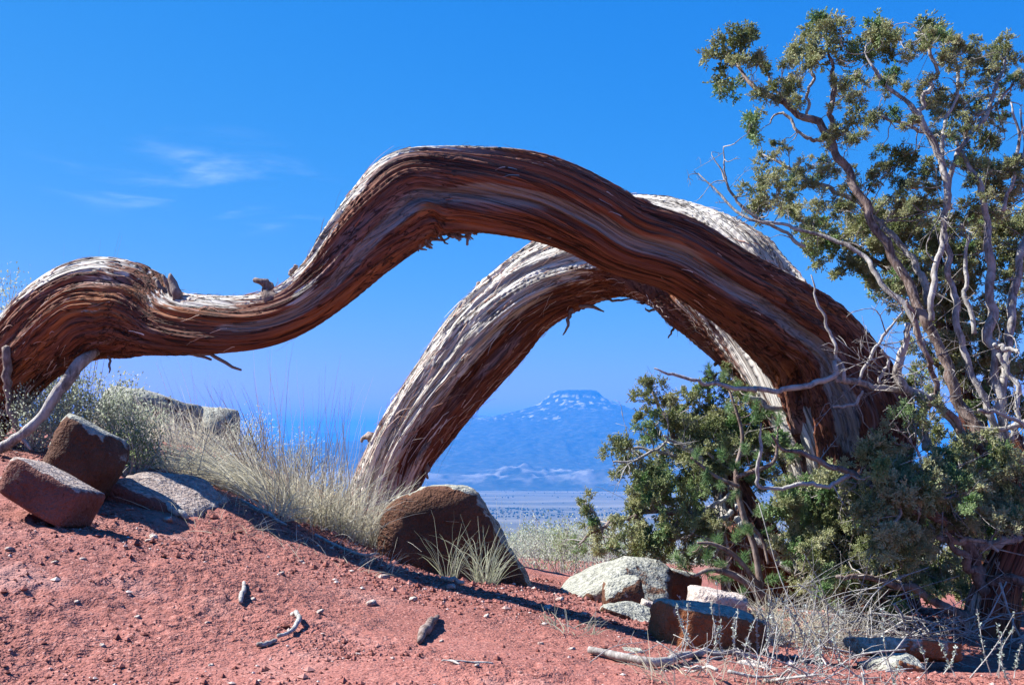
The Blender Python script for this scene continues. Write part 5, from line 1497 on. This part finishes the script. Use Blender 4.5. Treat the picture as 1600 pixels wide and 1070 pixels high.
for (a, b_) in NS:
    pp = P(a, b_, d3 + rs.normal(0, 0.08))
    k = int(np.argmin(np.linalg.norm(SP[:, :3] - pp, axis=1)))
    C = spline(np.array([SP[k, :3], (SP[k, :3] + pp) / 2 - (0, 0, 0.015), pp]), 6)
    V, Q, T3 = tube(C, np.linspace(0.003, 0.0018, 6), 5)
    sh = mk('shoot', V, [Q, T3], M['brown_branch'], PN)
    dr = Vector(unit(unit(pp - SP[k, :3]) + np.array((-0.1, -0.2, 0.35)) + rs.normal(0, 0.35, 3)))
    s = rs.uniform(0.055, 0.078)
    put_piece('needle_brush', NEEDLE[rs.integers(4)], sh, pp, dr.to_track_quat('Z', 'Y').to_euler(), (s, s, s))

# ------------------------------------------------------------------ second juniper growing behind the leafy one
rs = np.random.default_rng(91)
g4 = gp(1560, 7.2)
KJ = thing('background_juniper', 'dense juniper standing behind the bare grey stems of the leafy juniper', 'tree', g4)
tr4 = [(1560, 1010, 30, 7.2), (1555, 900, 26, 7.2), (1540, 780, 22, 7.1), (1520, 660, 18, 7.0), (1500, 560, 14, 6.95), (1490, 470, 10, 6.9)]
tk = limb(tr4, 120, 60, [], 1.0, 3.3, 1.3)
mk('trunk', tk['V'].reshape(-1, 3), tk['Q'], M['bark_front'], KJ, attrs={'weather_sun': np.zeros(tk['deep'].size), 'deep': tk['deep'].ravel(), 'groove': np.zeros(tk['deep'].size), 'fib': tk['fib'].reshape(-1, 3)})
L4 = [R_([(1520, 660, 14), (1560, 560, 11), (1580, 460, 8), (1585, 380, 4)], 7.0, 6.7, 'brown_branch'), R_([(1500, 560, 12), (1450, 480, 10), (1390, 420, 8), (1330, 385, 6), (1270, 355, 3)], 6.95, 6.7, 'brown_branch'),
      R_([(1490, 470, 9), (1470, 410, 7), (1430, 360, 5), (1400, 335, 3)], 6.9, 6.8, 'brown_branch'), R_([(1490, 470, 9), (1520, 410, 7), (1540, 360, 4)], 6.9, 6.7, 'brown_branch'), R_([(1510, 610, 10), (1460, 570, 7), (1430, 520, 4)], 7.0, 7.0, 'brown_branch'),
      R_([(1548, 800, 14), (1500, 760, 9), (1450, 740, 5)], 7.1, 6.8, 'brown_branch'), R_([(1548, 840, 14), (1600, 790, 9), (1640, 740, 5)], 7.1, 6.8, 'brown_branch'), R_([(1556, 900, 14), (1500, 880, 10), (1440, 900, 6)], 7.2, 6.8, 'brown_branch'), R_([(1540, 780, 12), (1580, 700, 8), (1600, 640, 4)], 7.1, 6.8, 'brown_branch')]
tufts = fill([(1215, 325), (1300, 320), (1400, 320), (1470, 330), (1480, 470), (1400, 470), (1340, 430), (1260, 375)], 84, 11, 17, rs, 6.6)
tufts += fill([(1480, 330), (1620, 330), (1620, 640), (1490, 640), (1470, 460)], 92, 11, 17, rs, 6.7)
tufts += fill([(1400, 480), (1500, 470), (1500, 640), (1420, 640)], 26, 10, 15, rs, 6.9)
tufts += fill([(1430, 680), (1620, 650), (1620, 940), (1440, 940)], 66, 13, 19, rs, 6.8)
bough_tree(KJ, L4, tufts, rs, 0.15, 0.1)

# ------------------------------------------------------------------ low juniper that hides the foot of the arching trunk
rs = np.random.default_rng(92)
g5 = gp(1330, 5.4)
WJ = thing('low_juniper', 'low spreading juniper bush hiding the foot of the arching trunk', 'tree', g5)
L5_ = [R_([(1330, 985, 12), (1325, 920, 10), (1300, 850, 8), (1270, 790, 6), (1250, 750, 3)], 5.4, 5.45, 'brown_branch'), R_([(1330, 930, 10), (1360, 860, 8), (1370, 800, 6), (1360, 745, 3)], 5.4, 5.35, 'brown_branch'),
       R_([(1330, 950, 9), (1390, 920, 7), (1440, 910, 5), (1475, 905, 3)], 5.4, 5.3, 'brown_branch'), R_([(1325, 940, 9), (1280, 920, 6), (1245, 900, 4)], 5.4, 5.35, 'brown_branch'), R_([(1310, 880, 6), (1320, 810, 5), (1315, 755, 3)], 5.42, 5.4, 'brown_branch')]
V, Q, T3 = tube(np.array([g5 - (0, 0, .08), g5 + (0, 0, .05), P(1330, 940, 5.4)]), (0.045, 0.04, 0.03), 10)
mk('trunk', V, [Q, T3], M['brown_branch'], WJ)
tufts = fill([(1210, 760), (1300, 735), (1345, 780), (1345, 900), (1240, 910), (1225, 830)], 84, 12, 18, rs, 5.55)
tufts += fill([(1240, 880), (1400, 860), (1480, 900), (1420, 960), (1260, 950)], 40, 12, 17, rs, 5.3)
tufts += fill([(1260, 735), (1420, 730), (1430, 860), (1270, 870)], 60, 12, 18, rs, 5.4)
SW = bough_tree(WJ, L5_, tufts, rs, 0.10, 0.25)
dead_twigs(WJ, SW, 60, rs, lambda x, y: True, 0.08, 0.3)
